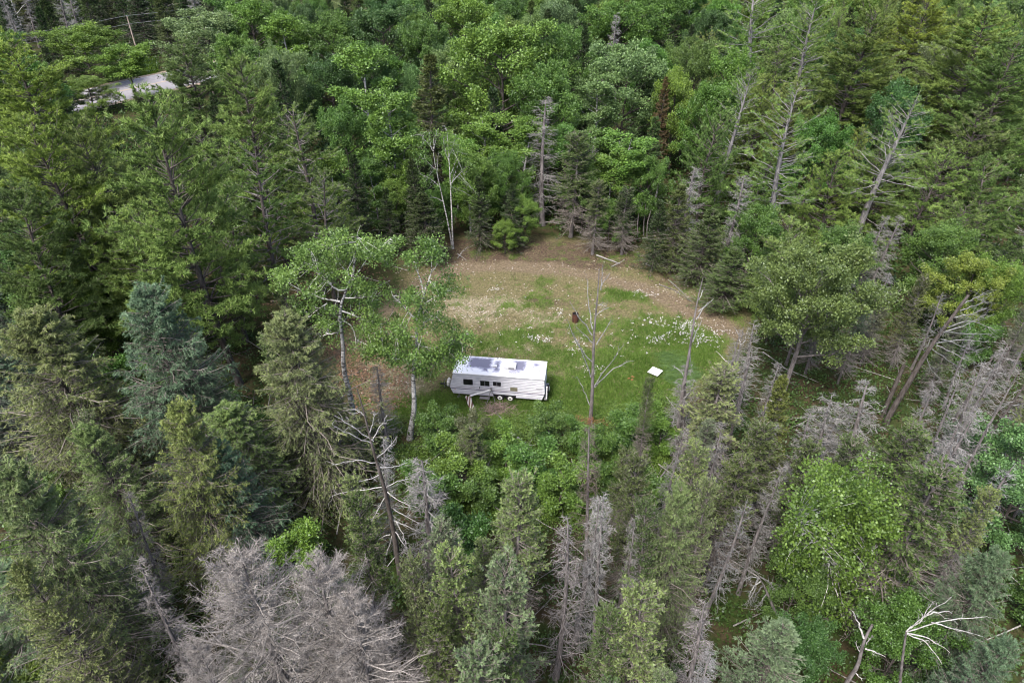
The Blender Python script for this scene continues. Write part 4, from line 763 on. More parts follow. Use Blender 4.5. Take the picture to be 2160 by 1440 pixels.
# ------------------------------------------------------------------ undergrowth, grass, flowers, litter (nobody could count these)
def tile(acc, V, F, pts, sc_, rz, tint0, tintv, quads=True):
    n = len(pts); c, s = np.cos(rz), np.sin(rz); k = len(V)
    W = V[None]*sc_[:, None, None]; W = np.stack([W[..., 0]*c[:, None]-W[..., 1]*s[:, None], W[..., 0]*s[:, None]+W[..., 1]*c[:, None], W[..., 2]], -1)+pts[:, None]
    F_ = (F[None]+(np.arange(n)*k)[:, None, None]).reshape(-1, F.shape[1]); t = np.clip(tint0[:, None]+tintv[None], 0, 1).ravel()
    acc.add(W, F4=F_ if F.shape[1] == 4 else None, F3=F_ if F.shape[1] == 3 else None, tint=t)
def cover_patch(n, spread, h, L, W):
    a = Acc(); c = rand_unit(n)*np.array([spread, spread, h*.5]); c[:, 2] = np.abs(c[:, 2])*1.5+.05; c *= rng.random((n, 1))**.35
    leaves(a, c, nrm(c/spread*.5+rng.normal(size=(n, 3))*.5+[0, 0, .1]), L*rng.uniform(.7, 1.3, n), W, rng.random(n)*.5-.25, flat=.75)
    return np.concatenate(a.V), np.concatenate(a.F4), np.concatenate(a.T)
NB = 11000
cy = rng.random(NB)**.75*120+14; cx = (rng.random(NB)*2-1)*(cy*.78+16)
ex = np.array([at(R_.uniform(150, 480), R_.uniform(8, 160)) for _ in range(900)]); cx = np.concatenate([cx, ex[:, 0]]); cy = np.concatenate([cy, ex[:, 1]])
m_cl = polymask(cx, cy, CLEARW, 2.0); vr = (np.stack([cx, cy], -1)-RC)@rn
ok = (m_cl < .12+.0*cx) & ((vr < -rw/2-1.5) | (vr > rw/2+3.0)); cx, cy = cx[ok], cy[ok]
pxs = np.array([proj((a, b, 0)) for a, b in zip(cx, cy)])
litter_zone = np.array([inpoly(a, b, [(330, 470), (800, 470), (860, 520), (780, 640), (680, 760), (560, 700), (200, 640), (130, 540)]) or inpoly(a, b, [(820, 500), (1500, 500), (1500, 600), (1380, 590), (1250, 530)]) for a, b, _ in pxs])
keep = ~litter_zone | (rng.random(len(cx)) < .12); cx, cy, pxs = cx[keep], cy[keep], pxs[keep]
front = np.array([inpoly(a, b, [(860, 860), (1420, 830), (1420, 1010), (1230, 1200), (860, 1200)]) for a, b, _ in pxs])
ua = Acc(); patches = [cover_patch(60, .9, 1.0, .155, .11) for _ in range(5)]; patF = [cover_patch(24, 1.1, .9, .30, .2) for _ in range(5)]
which = rng.integers(0, 5, len(cx)); nz = fbm(cx*.25, cy*.25, 77)
for k in range(5):
  for nearp in (True, False):
    s_ = (which == k) & ((cy < 62) == nearp); V, F, Tt = (patches if nearp else patF)[k]
    tile(ua, V, F, np.stack([cx[s_], cy[s_], np.zeros(s_.sum())], -1), rng.uniform(.6, 1.7, s_.sum())*(1+.0*front[s_]), rng.uniform(0, 6.28, s_.sum()), .18+.5*nz[s_]+rng.uniform(-.1, .12, s_.sum())+.22*front[s_], Tt)
o = obj('undergrowth', ua.mesh('undergrowth', M_cover), color=(.046, .088, .018)); tag(o, 'low leafy shrubs and brambles covering the forest floor', 'undergrowth', kind='stuff')
# extra bright shrubs in front of the trailer
def in_px(n, poly):
    xs_ = [p[0] for p in poly]; ys_ = [p[1] for p in poly]; P = []
    while len(P) < n:
        x, y = R_.uniform(min(xs_), max(xs_)), R_.uniform(min(ys_), max(ys_))
        if inpoly(x, y, poly): P.append(at(x, y))
    return np.array(P)
patches = [cover_patch(85, .8, .9, .115, .08) for _ in range(5)]
P = in_px(1900, [(800, 885), (960, 872), (1100, 880), (1240, 872), (1420, 830), (1440, 980), (1250, 1120), (1000, 1120), (860, 1010)])
sa_ = Acc(); nz = fbm(P[:, 0]*.45, P[:, 1]*.45, 5)
keep = nz > .40; P, nz = P[keep], nz[keep]
for k in range(5):
    s_ = rng.integers(0, 5, len(P)) == k; V, F, Tt = patches[k]
    tile(sa_, V, F, P[s_], rng.uniform(.45, 1.1, s_.sum()), rng.uniform(0, 6.28, s_.sum()), .1+.75*nz[s_], Tt)
o = obj('bramble_patch', sa_.mesh('bramble_patch', M_cover), color=(.10, .17, .03)); tag(o, 'bright green brambles between the trailer and the front spruces', 'brambles', kind='stuff')
# grass
def tuft_mesh(n, spread, L, W, up):
    a = Acc(); b = rng.normal(size=(n, 3))*spread*.5; b[:, 2] = 0; d = nrm(b*.8+rng.normal(size=(n, 3))*.5+[0, 0, up]); d[:, 2] = np.abs(d[:, 2])
    leaves(a, b, d, L*rng.uniform(.5, 1.2, n), W, rng.random(n)*.6-.3, tri=True, flat=.2); return np.concatenate(a.V), np.concatenate(a.F3), np.concatenate(a.T)
NG = 60000
gx = rng.uniform(-16, 27, NG); gy = rng.uniform(38, 74, NG); cl, tr, gr, pl, br = masks(gx, gy); pr = np.clip(gr**1.1*1.0+(.02+.5*np.clip(fbm(gx*.9, gy*.9, 66)-.46, 0, 1))*cl-.05*tr, 0, 1)*(cl > .3); s_ = rng.random(NG) < pr
gx, gy, gr_ = gx[s_], gy[s_], gr[s_]; tf = [tuft_mesh(9, .32, .24, .045, .9) for _ in range(4)]; gg = Acc(); wh = rng.integers(0, 4, len(gx)); nzg = fbm(gx*.5, gy*.5, 91)
for k in range(4):
    m_ = wh == k; V, F, Tt = tf[k]; tile(gg, V, F, np.stack([gx[m_], gy[m_], np.full(m_.sum(), -.01)], -1), (.5+.8*gr_[m_])*rng.uniform(.6, 1.25, m_.sum()), rng.uniform(0, 6.28, m_.sum()), .1+.7*nzg[m_], Tt)
print('grass tufts', len(gx)); o = obj('grass', gg.mesh('grass', M_grass), color=(.108, .188, .036)); tag(o, 'patchy green grass growing over the clearing', 'grass', kind='stuff')
ND = 26000; gx = rng.uniform(-16, 27, ND); gy = rng.uniform(38, 74, ND); cl, tr, gr, pl, br = masks(gx, gy); s_ = rng.random(ND) < cl*(.55-.30*tr)*(cl > .3); gx, gy = gx[s_], gy[s_]
dt = Acc(); V, F, Tt = tuft_mesh(12, .5, .2, .035, .35); tile(dt, V, F, np.stack([gx, gy, np.full(len(gx), .0)], -1), rng.uniform(.5, 1.2, len(gx)), rng.uniform(0, 6.28, len(gx)), rng.random(len(gx)), Tt)
M_hay = plain('dry_grass_straw', (.28, .235, .145), .95, .6, 2.0, c2=(.09, .075, .042)); o = obj('dry_grass', dt.mesh('dry_grass', M_hay)); tag(o, 'dry straw and dead grass matted over the clearing', 'dry grass', kind='stuff')
# fallen sticks on the forest floor
n = 900; sy = rng.random(n)**.8*70+15; sx = (rng.random(n)*2-1)*(sy*.75+14); k_ = polymask(sx, sy, CLEARW, 2.) < .3; sx, sy = sx[k_], sy[k_]; n = len(sx)
az_ = rng.uniform(0, 6.28, n); ll = rng.uniform(1.2, 4.5, n); dz = rng.normal(size=n)*.12; c0 = np.stack([sx, sy, rng.uniform(.35, .95, n)], -1); dd = np.stack([np.cos(az_), np.sin(az_), dz], -1)*ll[:, None]*.5
fs = Acc(); tubes(fs, np.stack([c0-dd, c0+rng.normal(size=(n, 3))*.08, c0+dd], 1), rng.uniform(.02, .06, n)[:, None]*np.array([[1, .8, .3]]), 4, tint=rng.random(n))
tw0 = c0+dd*rng.uniform(-.5, .8, (n, 1)); td = nrm(rng.normal(size=(n, 3))*[1, 1, .4])*rng.uniform(.3, 1.1, (n, 1)); tubes(fs, np.stack([tw0, tw0+td*.6, tw0+td], 1), np.full((n, 3), .012), 3)
o = obj('fallen_sticks', fs.mesh('fallen_sticks', M_dead, True), color=(1.1, 1.05, 1.0)); tag(o, 'grey fallen sticks and branches on the forest floor', 'fallen sticks', kind='stuff')
# long pale grass lying flat beside the board
P = in_px(420, [(1385, 745), (1430, 740), (1475, 790), (1440, 815), (1400, 800)]); lg = Acc(); m = np.repeat(np.arange(len(P)), 8)
leaves(lg, P[m]+rng.normal(size=(len(m), 3))*[.2, .2, 0]+[0, 0, .08], nrm(np.array([.75, -.6, .12])+rng.normal(size=(len(m), 3))*.18), rng.uniform(.4, .8, len(m)), .025, rng.random(len(m)), tri=True, flat=.5)
o = obj('long_grass', lg.mesh('long_grass', M_grass), color=(.11, .19, .07)); tag(o, 'long pale grass blown flat beside the white board', 'grass', kind='stuff')
# roadside grass
P = in_px(1400, [(225, 165), (250, 140), (330, 120), (330, 158)]); P2 = in_px(800, [(110, 215), (200, 185), (190, 170), (100, 190)]); P = np.vstack([P, P2]); V, F, Tt = tuft_mesh(14, .5, .5, .07, .8); vg = Acc()
tile(vg, V, F, P, rng.uniform(.6, 1.3, len(P)), rng.uniform(0, 6.28, len(P)), rng.uniform(.2, .7, len(P)), Tt); o = obj('verge_grass', vg.mesh('verge_grass', M_grass), color=(.09, .16, .02)); tag(o, 'lush green grass on the far road verge by the pole', 'grass', kind='stuff')
# flowers
M_petal = plain('white_petals', (.68, .66, .66), .7, .3); M_stone = plain('pale_pebbles', (.48, .43, .38), .9, .45, 3); M_litter = plain('dry_leaves', (.22, .13, .08), .9, .5, 3)
FL = [(1445, 690, 18, 8, 34), (1490, 722, 26, 8, 34), (1375, 680, 24, 10, 24), (1455, 706, 26, 12, 34), (1410, 690, 50, 18, 26), (1385, 722, 20, 8, 20), (1520, 702, 24, 6, 20), (1345, 622, 18, 6, 14), (1370, 624, 12, 5, 10), (1130, 715, 14, 6, 16), (1150, 722, 12, 5, 14), (1180, 660, 12, 5, 10), (1045, 615, 12, 4, 12), (1220, 735, 16, 18, 26), (1255, 790, 20, 12, 14), (1240, 660, 60, 30, 20), (1100, 690, 90, 60, 24), (1330, 700, 60, 40, 20)]
pf = []
for x, y, rx, ry, n in FL:
    for _ in range(n): pf.append(at(x+R_.gauss(0, rx*.7), y+R_.gauss(0, ry*.7)))
pf = np.array(pf); fa = Acc(); m = np.repeat(np.arange(len(pf)), 4); pos = pf[m]+rng.normal(size=(len(m), 3))*[.09, .09, .0]+np.stack([np.zeros(len(m)), np.zeros(len(m)), rng.uniform(.22, .36, len(m))], -1)
ang = np.arange(6)*np.pi/3; hexa = np.stack([np.cos(ang), np.sin(ang), np.zeros(6)], -1)*.034; V = pos[:, None]+hexa[None]*rng.uniform(.7, 1.35, (len(m), 1, 1)); V[..., 2] += (hexa[None, :, 0]*rng.normal(size=(len(m), 1)))*.6
b6 = np.arange(len(m))[:, None]*6; fa.add(V, F4=np.concatenate([b6+[0, 1, 2, 3], b6+[0, 3, 4, 5]]))
o = obj('white_flowers', fa.mesh('white_flowers', M_petal)); tag(o, 'drifts of white wild flowers in the clearing grass', 'flowers', kind='stuff')
# pebbles
NP_ = 16000; gx = rng.uniform(-16, 27, NP_); gy = rng.uniform(40, 70, NP_); cl, tr, gr, pl, br = masks(gx, gy); s_ = rng.random(NP_) < (.1+.55*pl-.4*gr)*cl; gx, gy = gx[s_], gy[s_]
oct_ = np.array([[1, 0, 0], [0, 1, 0], [-1, 0, 0], [0, -1, 0], [0, 0, .7], [0, 0, -.5]])*.065; of = np.array([[0, 1, 4], [1, 2, 4], [2, 3, 4], [3, 0, 4], [1, 0, 5], [2, 1, 5], [3, 2, 5], [0, 3, 5]]); pa = Acc()
tile(pa, oct_, of, np.stack([gx, gy, np.full(len(gx), .02)], -1), rng.uniform(.4, 1.5, len(gx)), rng.uniform(0, 6.28, len(gx)), rng.random(len(gx)), np.zeros(6)); o = obj('pebbles', pa.mesh('pebbles', M_stone)); tag(o, 'pale pebbles scattered over the bare soil', 'pebbles', kind='stuff')
# rust-coloured litter under the pines
P = np.vstack([in_px(3500, [(130, 480), (330, 460), (800, 500), (830, 560), (700, 760), (560, 700), (230, 640), (130, 560)]), in_px(1500, [(690, 730), (880, 720), (860, 860), (740, 880)])]); na = Acc()
leaves(na, P+[0, 0, .1]+rng.normal(size=P.shape)*[.1, .1, .02], rand_unit(len(P))*[1, 1, .15], rng.uniform(.15, .4, len(P)), .12, rng.random(len(P)), flat=.9); o = obj('needle_litter', na.mesh('needle_litter', M_litter)); tag(o, 'rusty needle litter under the left pines', 'litter', kind='stuff')

# ------------------------------------------------------------------ boxes and solids
def box(a, x0, x1, y0, y1, z0, z1, M=None):
    V = np.array([[x0, y0, z0], [x1, y0, z0], [x1, y1, z0], [x0, y1, z0], [x0, y0, z1], [x1, y0, z1], [x1, y1, z1], [x0, y1, z1]], float)
    if M is not None: V = V@M[0].T+M[1]
    a.add(V, F4=[[0, 3, 2, 1], [4, 5, 6, 7], [0, 1, 5, 4], [1, 2, 6, 5], [2, 3, 7, 6], [3, 0, 4, 7]])
def rbox(x0, x1, y0, y1, z0, z1, mat, name, bev=.02):
    a = Acc(); box(a, x0, x1, y0, y1, z0, z1); me = a.mesh(name, mat)
    import bmesh; bm = bmesh.new(); bm.from_mesh(me); bmesh.ops.bevel(bm, geom=bm.edges[:], offset=bev, segments=2, affect='EDGES'); bm.to_mesh(me); bm.free(); return me
def cyl(a, p0, p1, r0, r1, n=16, cap=True):
    p0, p1 = np.array(p0, float), np.array(p1, float); tubes(a, [p0, p1], [r0, r1], n); k = a.n-2*n
    for off, p in ((0, p0), (n, p1)):
        if cap: V = a.V[-1 if off == 0 else -2]
    if cap:
        ring = np.concatenate(a.V)[-2*n:]; 
        for rr, p in ((ring[:n], p0), (ring[n:], p1)):
            a.add(np.vstack([rr, p]), F3=[[i, (i+1) % n, n] for i in range(n)])

# ------------------------------------------------------------------ trailer
cA, cB = at(951, 829, .45), at(1142, 844, .45)
ln = np.linalg.norm(cB-cA)-.0; ang = math.atan2(cB[1]-cA[1], cB[0]-cA[0]); TL = ln+.25; TW, TH, TZ = 2.4, 2.2, .5
tl = empty('travel_trailer', (cA[0], cA[1], 0), ang)
tag(tl, 'old white travel trailer with a stained roof parked on the grass', 'trailer')
def trailer_siding():
    m, t, out = newmat('trailer_siding'); N = t.nodes.new; Lk = t.links.new; tc = N('ShaderNodeTexCoord')
    sp = N('ShaderNodeSeparateXYZ'); Lk(tc.outputs['Object'], sp.inputs[0])
    mp = N('ShaderNodeMapping'); mp.inputs['Scale'].default_value = (1.2, 1, 5); Lk(tc.outputs['Object'], mp.inputs[0]); n = N('ShaderNodeTexNoise'); n.inputs['Scale'].default_value = 1.5; n.inputs['Detail'].default_value = 6; Lk(mp.outputs[0], n.inputs[0])
    r = N('ShaderNodeValToRGB'); r.color_ramp.elements[0].position = .35; r.color_ramp.elements[1].position = .65; r.color_ramp.elements[0].color = (.50, .50, .57, 1); r.color_ramp.elements[1].color = (.70, .70, .76, 1); Lk(n.outputs[0], r.inputs[0])
    src = r.outputs[0]
    gz_ = N('ShaderNodeMath'); gz_.operation = 'SUBTRACT'; Lk(sp.outputs[2], gz_.inputs[0]); gz_.inputs[1].default_value = TZ
    gd = N('ShaderNodeMath'); gd.operation = 'PINGPONG'; Lk(gz_.outputs[0], gd.inputs[0]); gd.inputs[1].default_value = .165
    gf = N('ShaderNodeMath'); gf.operation = 'GREATER_THAN'; Lk(gd.outputs[0], gf.inputs[0]); gf.inputs[1].default_value = .13
    gm_ = N('ShaderNodeMath'); gm_.operation = 'MULTIPLY'; Lk(gf.outputs[0], gm_.inputs[0]); gm_.inputs[1].default_value = .22
    gx_ = N('ShaderNodeMixRGB'); Lk(gm_.outputs[0], gx_.inputs[0]); Lk(src, gx_.inputs[1]); gx_.inputs[2].default_value = (.20, .20, .25, 1); src = gx_.outputs[0]
    for z0, z1, c in ((1.01, 1.075, (.09, .08, .15)), (1.11, 1.135, (.12, .10, .16)), (1.19, 1.21, (.28, .17, .2))):
        a = N('ShaderNodeMath'); a.operation = 'GREATER_THAN'; Lk(sp.outputs[2], a.inputs[0]); a.inputs[1].default_value = z0
        b = N('ShaderNodeMath'); b.operation = 'LESS_THAN'; Lk(sp.outputs[2], b.inputs[0]); b.inputs[1].default_value = z1
        mu = N('ShaderNodeMath'); mu.operation = 'MULTIPLY'; Lk(a.outputs[0], mu.inputs[0]); Lk(b.outputs[0], mu.inputs[1])
        mx = N('ShaderNodeMixRGB'); Lk(mu.outputs[0], mx.inputs[0]); Lk(src, mx.inputs[1]); mx.inputs[2].default_value = (*c, 1); src = mx.outputs[0]
    p = N('ShaderNodeBsdfPrincipled'); p.inputs['Roughness'].default_value = .5; Lk(src, p.inputs['Base Color']); Lk(p.outputs[0], out.inputs[0]); return m
def roof_mat():
    m, t, out = newmat('trailer_roof'); N = t.nodes.new; Lk = t.links.new; tc = N('ShaderNodeTexCoord')
    n = N('ShaderNodeTexNoise'); n.inputs['Scale'].default_value = 3.5; n.inputs['Detail'].default_value = 8; n.inputs['Roughness'].default_value = .7; Lk(tc.outputs['Object'], n.inputs[0])
    at_ = N('ShaderNodeAttribute'); at_.attribute_name = 'tint'
    a = N('ShaderNodeMath'); a.operation = 'MULTIPLY_ADD'; Lk(n.outputs[0], a.inputs[0]); a.inputs[1].default_value = .9; Lk(at_.outputs['Fac'], a.inputs[2])
    r = N('ShaderNodeValToRGB'); e = r.color_ramp.elements; e[0].position = .62; e[0].color = (.80, .80, .82, 1); e[1].position = 1.0; e[1].color = (.16, .16, .22, 1); x = e.new(.8); x.color = (.42, .42, .52, 1)
    Lk(a.outputs[0], r.inputs[0]); p = N('ShaderNodeBsdfPrincipled'); p.inputs['Roughness'].default_value = .6; Lk(r.outputs[0], p.inputs['Base Color']); Lk(p.outputs[0], out.inputs[0]); return m
M_side = trailer_siding(); M_roof = roof_mat(); M_tw = plain('trailer_white', (.72, .72, .73), .5, .15); M_trim = plain('trailer_trim', (.42, .42, .45), .4, .2); M_black = plain('black_rubber', (.02, .02, .022), .8, .2)
M_glass = plain('dark_glass', (.015, .015, .02), .12, .3, 3, spec=.6); M_hub = plain('painted_hub', (.75, .75, .74), .4, .1); M_metal = plain('weathered_metal', (.30, .30, .30), .5, .3, metal=.4); M_olive = plain('olive_plastic', (.20, .19, .13), .6, .2)
# side outline (x along, z up): slanted nose, undercut belly, straight tail
prof = [(.22, TZ), (-.06, 1.15), (.32, TZ+TH-.03), (TL-.10, TZ+TH-.03), (TL, 1.2), (TL-.22, TZ)]
def xlim(z):
    if z < 1.15: x0 = np.interp(z, [TZ, 1.15], [.22, -.06])
    else: x0 = np.interp(z, [1.15, TZ+TH], [-.06, .32])
    x1 = np.interp(z, [TZ, 1.2, TZ+TH], [TL-.22, TL, TL-.08]); return x0, x1
def side_wall(y, sgn):
    a = Acc(); zs = []; z = TZ
    while z < TZ+TH-.05: zs += [(z, .0), (z+.075, .010), (z+.09, .010), (z+.115, -.004), (z+.13, 0)]; z += .165
    zs = [q for q in zs if q[0] < TZ+TH-.02]+[(TZ+TH-.01, 0)]; V = []
    cols = 24
    for z, d in zs:
        x0, x1 = xlim(z)
        for c in range(cols+1): V.append([x0+(x1-x0)*c/cols, y-sgn*d, z])
    w1 = cols+1; n = len(zs); F = [[i*w1+c, i*w1+c+1, (i+1)*w1+c+1, (i+1)*w1+c] for i in range(n-1) for c in range(cols) if not (i < 7 and WX0 <= (c+.5)/cols*TL <= WX1)]
    a.add(V, F4=F); return a.mesh('side_wall', M_side)
px2u = lambda x: (x-951)/(1142-951)*ln   # along the near side
WX0, WX1 = px2u(1044)-.0, px2u(1088)
obj('side_wall', side_wall(0, 1), tl); obj('side_wall', side_wall(TW, -1), tl)
def lathe_surf(pts, y0, y1, mat, name):
    a = Acc(); V = [[x, y, z] for x, z in pts for y in (y0, y1)]; k = np.arange(len(pts)-1)*2; a.add(V, F4=np.stack([k, k+1, k+3, k+2], -1)); return a.mesh(name, mat)
obj('front_wall', lathe_surf([(.22, TZ), (-.06, 1.15), (.32, TZ+TH)], 0, TW, M_side, 'front_wall'), tl)
obj('rear_wall', lathe_surf([(TL-.08, TZ+TH), (TL, 1.2), (TL-.22, TZ)], 0, TW, M_side, 'rear_wall'), tl)
obj('underfloor', lathe_surf([(.22, TZ+.01), (TL-.22, TZ+.01)], 0.01, TW-.01, M_black, 'underfloor'), tl)
obj('front_window', lathe_surf([(.0, 1.45), (.19, 2.1)], .5, TW-.5, M_glass, 'front_window'), tl).location.x = -.03
# roof: gently crowned sheet with stained panels
ra_ = Acc(); nx_, ny_ = 90, 30; RX = np.linspace(.26, TL-.02, nx_); RY = np.linspace(-.05, TW+.05, ny_); rx, ry = np.meshgrid(RX, RY, indexing='ij')
edge = np.minimum(np.minimum(rx-.26, TL-.02-rx), np.minimum(ry+.05, TW+.05-ry)); rz = TZ+TH+.06-.10*np.exp(-edge/.06)+.03*np.sin(np.pi*np.clip(ry/TW, 0, 1))
def rect(u0, u1, v0, v1, s=.12):
    f = np.minimum(np.minimum(rx/TL-u0, u1-rx/TL)*TL, np.minimum(ry/TW-v0, v1-ry/TW)*TW); return np.clip(f/(s*2.2)+.3, 0, 1)
st = np.maximum.reduce([.75*rect(.17, .43, .28, .95, .3), .5*rect(.33, .40, .12, .5), .55*rect(.44, .52, .15, .85, .2), .6*rect(.63, .80, .25, .97, .3), .35*rect(.60, .75, .12, .5), .5*rect(.83, .96, .55, .92, .3), .15*rect(.2, .9, .05, .3, .3)])
ii = np.arange(nx_*ny_).reshape(nx_, ny_); st = st*1.6; ra_.add(np.stack([rx, ry, rz], -1), F4=np.stack([ii[:-1, :-1], ii[1:, :-1], ii[1:, 1:], ii[:-1, 1:]], -1).reshape(-1, 4), tint=st.ravel()*.62+.05)
obj('roof', ra_.mesh('roof', M_roof, True), tl)
RZ = TZ+TH+.08
for x0, x1, y0, y1 in ((.26, TL, -.07, -.03), (.26, TL, TW+.03, TW+.07)): obj('roof_trim', rbox(x0, x1, y0, y1, TZ+TH-.06, TZ+TH+.0, M_tw, 'roof_trim', .01), tl)
obj('roof_trim', rbox(TL-.1, TL-.02, -.03, TW+.03, TZ+TH-.10, TZ+TH+.0, M_tw, 'roof_trim', .01), tl)
obj('corner_trim', lathe_surf([(TL-.075, TZ+TH-.06), (TL+.005, 1.2), (TL-.215, TZ)], -.03, .06, M_tw, 'corner_trim'), tl)
ac = obj('air_conditioner', rbox(px2u(1062), px2u(1062)+.95, .8, 1.55, RZ, RZ+.30, M_tw, 'air_conditioner', .05), tl)
obj('grille', rbox(px2u(1062)+.35, px2u(1062)+.85, .785, .81, RZ+.06, RZ+.22, M_metal, 'grille', .005), ac)
for (u, v, s) in ((.11, .45, .3), (.43, .42, .34), (.83, .30, .30)):
    v_ = obj('roof_vent', rbox(u*TL, u*TL+s*1.15, v*TW, v*TW+s, RZ-.01, RZ+.07, M_tw, 'roof_vent', .015), tl); obj('vent_slot', rbox(u*TL+.04, u*TL+s*1.1, v*TW-.012, v*TW+.03, RZ+.01, RZ+.05, M_olive, 'vent_slot', .004), v_)
for (u, v) in ((.86, .55), (.92, .5), (.90, .38), (.93, .36), (.95, .40), (.47, .93)):
    a = Acc(); cyl(a, (u*TL, v*TW, RZ-.02), (u*TL, v*TW, RZ+.09), .04, .04, 10); obj('roof_pipe', a.mesh('roof_pipe', M_metal), tl)
def zside(y): return None
def window(x0p, x1p, z0, z1, bars=1):
    x0, x1 = px2u(x0p), px2u(x1p); f = obj('window', rbox(x0, x1, -.045, .02, z0, z1, M_black, 'window', .03), tl)
    g = obj('pane', rbox(x0+.06, x1-.06, -.052, -.03, z0+.06, z1-.06, M_glass, 'pane', .015), f)
    for b_ in range(bars): xm = x0+(x1-x0)*(b_+1)/(bars+1); obj('window_bar', rbox(xm-.012, xm+.012, -.06, -.045, z0+.05, z1-.05, M_trim, 'window_bar', .003), f)
window(979, 999, 1.52, 2.10, 0); window(1014, 1034.5, 1.52, 2.10, 1); window(1041, 1057.5, 1.62, 2.05, 1)
d_ = obj('door', rbox(px2u(1011.5), px2u(1037), -.022, .0, .62, 2.35, M_side, 'door', .01), tl); obj('handle', rbox(px2u(1012.5), px2u(1014), -.07, -.02, 1.22, 1.42, M_black, 'handle', .01), d_)
d_.location.y = 0
obj('vent_hatch', rbox(px2u(1063), px2u(1072), -.03, .0, 1.98, 2.16, M_side, 'vent_hatch', .01), tl)
obj('fridge_grille', rbox(px2u(1077), px2u(1092), -.03, .0, 1.22, 1.60, M_olive, 'fridge_grille', .01), tl)
obj('storage_hatch', rbox(px2u(1110), px2u(1126), -.025, .0, .62, .95, M_side, 'storage_hatch', .01), tl)
obj('side_lamp', rbox(.35, .43, -.04, .0, .92, .97, plain('amber_lens', (.4, .18, .05), .3), 'side_lamp', .005), tl)
# lettering strokes on the tail of the side (unreadable script)
sa2 = Acc(); xx = px2u(1131)
for k_, (dx, h) in enumerate([(0, .10), (.10, .05), (.18, .06), (.26, .045), (.34, .06), (.42, .04)]): tubes(sa2, [[xx+dx-.03, -.03, 1.60], [xx+dx+.02, -.03, 1.60+h], [xx+dx+.07, -.03, 1.61]], [.009, .012, .009], 4)
obj('script_badge', sa2.mesh('script_badge', M_black), tl)
# wheel-arch, wheels
obj('wheel_arch', rbox(WX0+.05, WX1-.05, .06, .5, .55, .98, M_black, 'wheel_arch', .02), tl)
for xp in (1055, 1076.5):
    xw = px2u(xp); wa = Acc()
    for (y0, y1, r0, r1) in ((.02, .05, .28, .335), (.05, .2, .335, .335), (.2, .23, .335, .28)): tubes(wa, [[xw, y0, .34], [xw, y1, .34]], [r0, r1], 28)
    cyl(wa, (xw, .03, .34), (xw, .22, .34), .27, .27, 28); wl = obj('wheel', wa.mesh('wheel', M_black, False), tl)
    rm = Acc(); cyl(rm, (xw, .0, .34), (xw, .05, .34), .19, .22, 28); obj('rim', rm.mesh('rim', M_hub), wl); hb = Acc(); cyl(hb, (xw, -.03, .34), (xw, .0, .34), .055, .07, 14); obj('hub', hb.mesh('hub', M_black), wl)
    wb = wl.copy(); col.objects.link(wb); wb.location.y = TW-.25
# tongue, tanks, jack
ta = Acc(); tubes(ta, [[.5, .5, .48], [-.95, TW/2, .46]], [.06, .06], 4); tubes(ta, [[.5, TW-.5, .48], [-.95, TW/2, .46]], [.06, .06], 4); tubes(ta, [[-.85, TW/2, .46], [-1.15, TW/2, .46]], [.08, .07], 6); obj('tow_bar', ta.mesh('tow_bar', M_black), tl)
for yy in (.95, 1.3):
    a = Acc(); h = [(.0, .13), (.03, .15), (.4, .15), (.5, .08), (.56, .06), (.58, .0)]
    for (z0, r0), (z1, r1) in zip(h[:-1], h[1:]): tubes(a, [[-.38, yy, .52+z0], [-.38, yy, .52+z1]], [r0, r1], 18)
    g_ = obj('gas_tank', a.mesh('gas_tank', M_hub, True), tl)
ja = Acc(); tubes(ja, [[-.8, TW/2, .02], [-.8, TW/2, .95]], [.04, .03], 8); tubes(ja, [[-.8, TW/2, .93], [-.62, TW/2, .93]], [.02, .02], 6); obj('jack', ja.mesh('jack', M_metal), tl)
for xj in (.65, TL-.7):
    a = Acc(); tubes(a, [[xj, .12, .0], [xj+.05, .12, .52]], [.05, .04], 6); box(a, xj-.14, xj+.14, 0, .24, 0, .05); obj('stabiliser_leg', a.mesh('stabiliser_leg', M_metal), tl)
obj('step', rbox(px2u(1013), px2u(1034), -.32, .02, .34, .38, M_metal, 'step', .01), tl)
# rear bumper, bar, spare wheel
obj('bumper', rbox(TL-.05, TL+.22, .1, TW-.1, .42, .52, M_metal, 'bumper', .02), tl)
a = Acc(); box(a, TL+.10, TL+.2, .18, .28, .5, 1.75); ob = obj('upright_bar', a.mesh('upright_bar', M_tw), tl)
wa = Acc(); cyl(wa, (TL+.12, .95, 1.0), (TL+.30, .95, 1.0), .36, .36, 28); sp_ = obj('spare_wheel', wa.mesh('spare_wheel', M_black), tl); rm = Acc(); cyl(rm, (TL+.28, .95, 1.0), (TL+.33, .95, 1.0), .24, .2, 24); obj('rim', rm.mesh('rim', M_hub), sp_)
# collapsed awning lying against the near side
aw = empty('collapsed_awning', tl.matrix_world.translation if False else (cA[0], cA[1], 0), ang); tag(aw, 'collapsed awning with a white roller tube hanging off the trailer side', 'awning')
def Lp(x, y, z): return np.array([x, y, z])
xa, xb = px2u(1037), px2u(996); a = Acc(); cyl(a, Lp(xa, -.22, 1.32), Lp(xb, -.75, .95), .07, .07, 14); obj('roller_tube', a.mesh('roller_tube', M_tw), aw)
a = Acc(); tubes(a, [Lp(xa, -.2, 1.3), Lp(px2u(1033), -.5, .6), Lp(px2u(1028), -.9, .02)], [.03]*3, 4); tubes(a, [Lp(xa, -.15, 1.35), Lp(px2u(1042), -.2, .8), Lp(px2u(1047), -.45, .05)], [.025]*3, 4); box(a, xa-.08, xa+.1, -.28, -.1, 1.28, 1.5); obj('awning_arm', a.mesh('awning_arm', M_metal), aw)
M_str = plain('striped_awning_cloth', (.55, .5, .44), .9, .1)
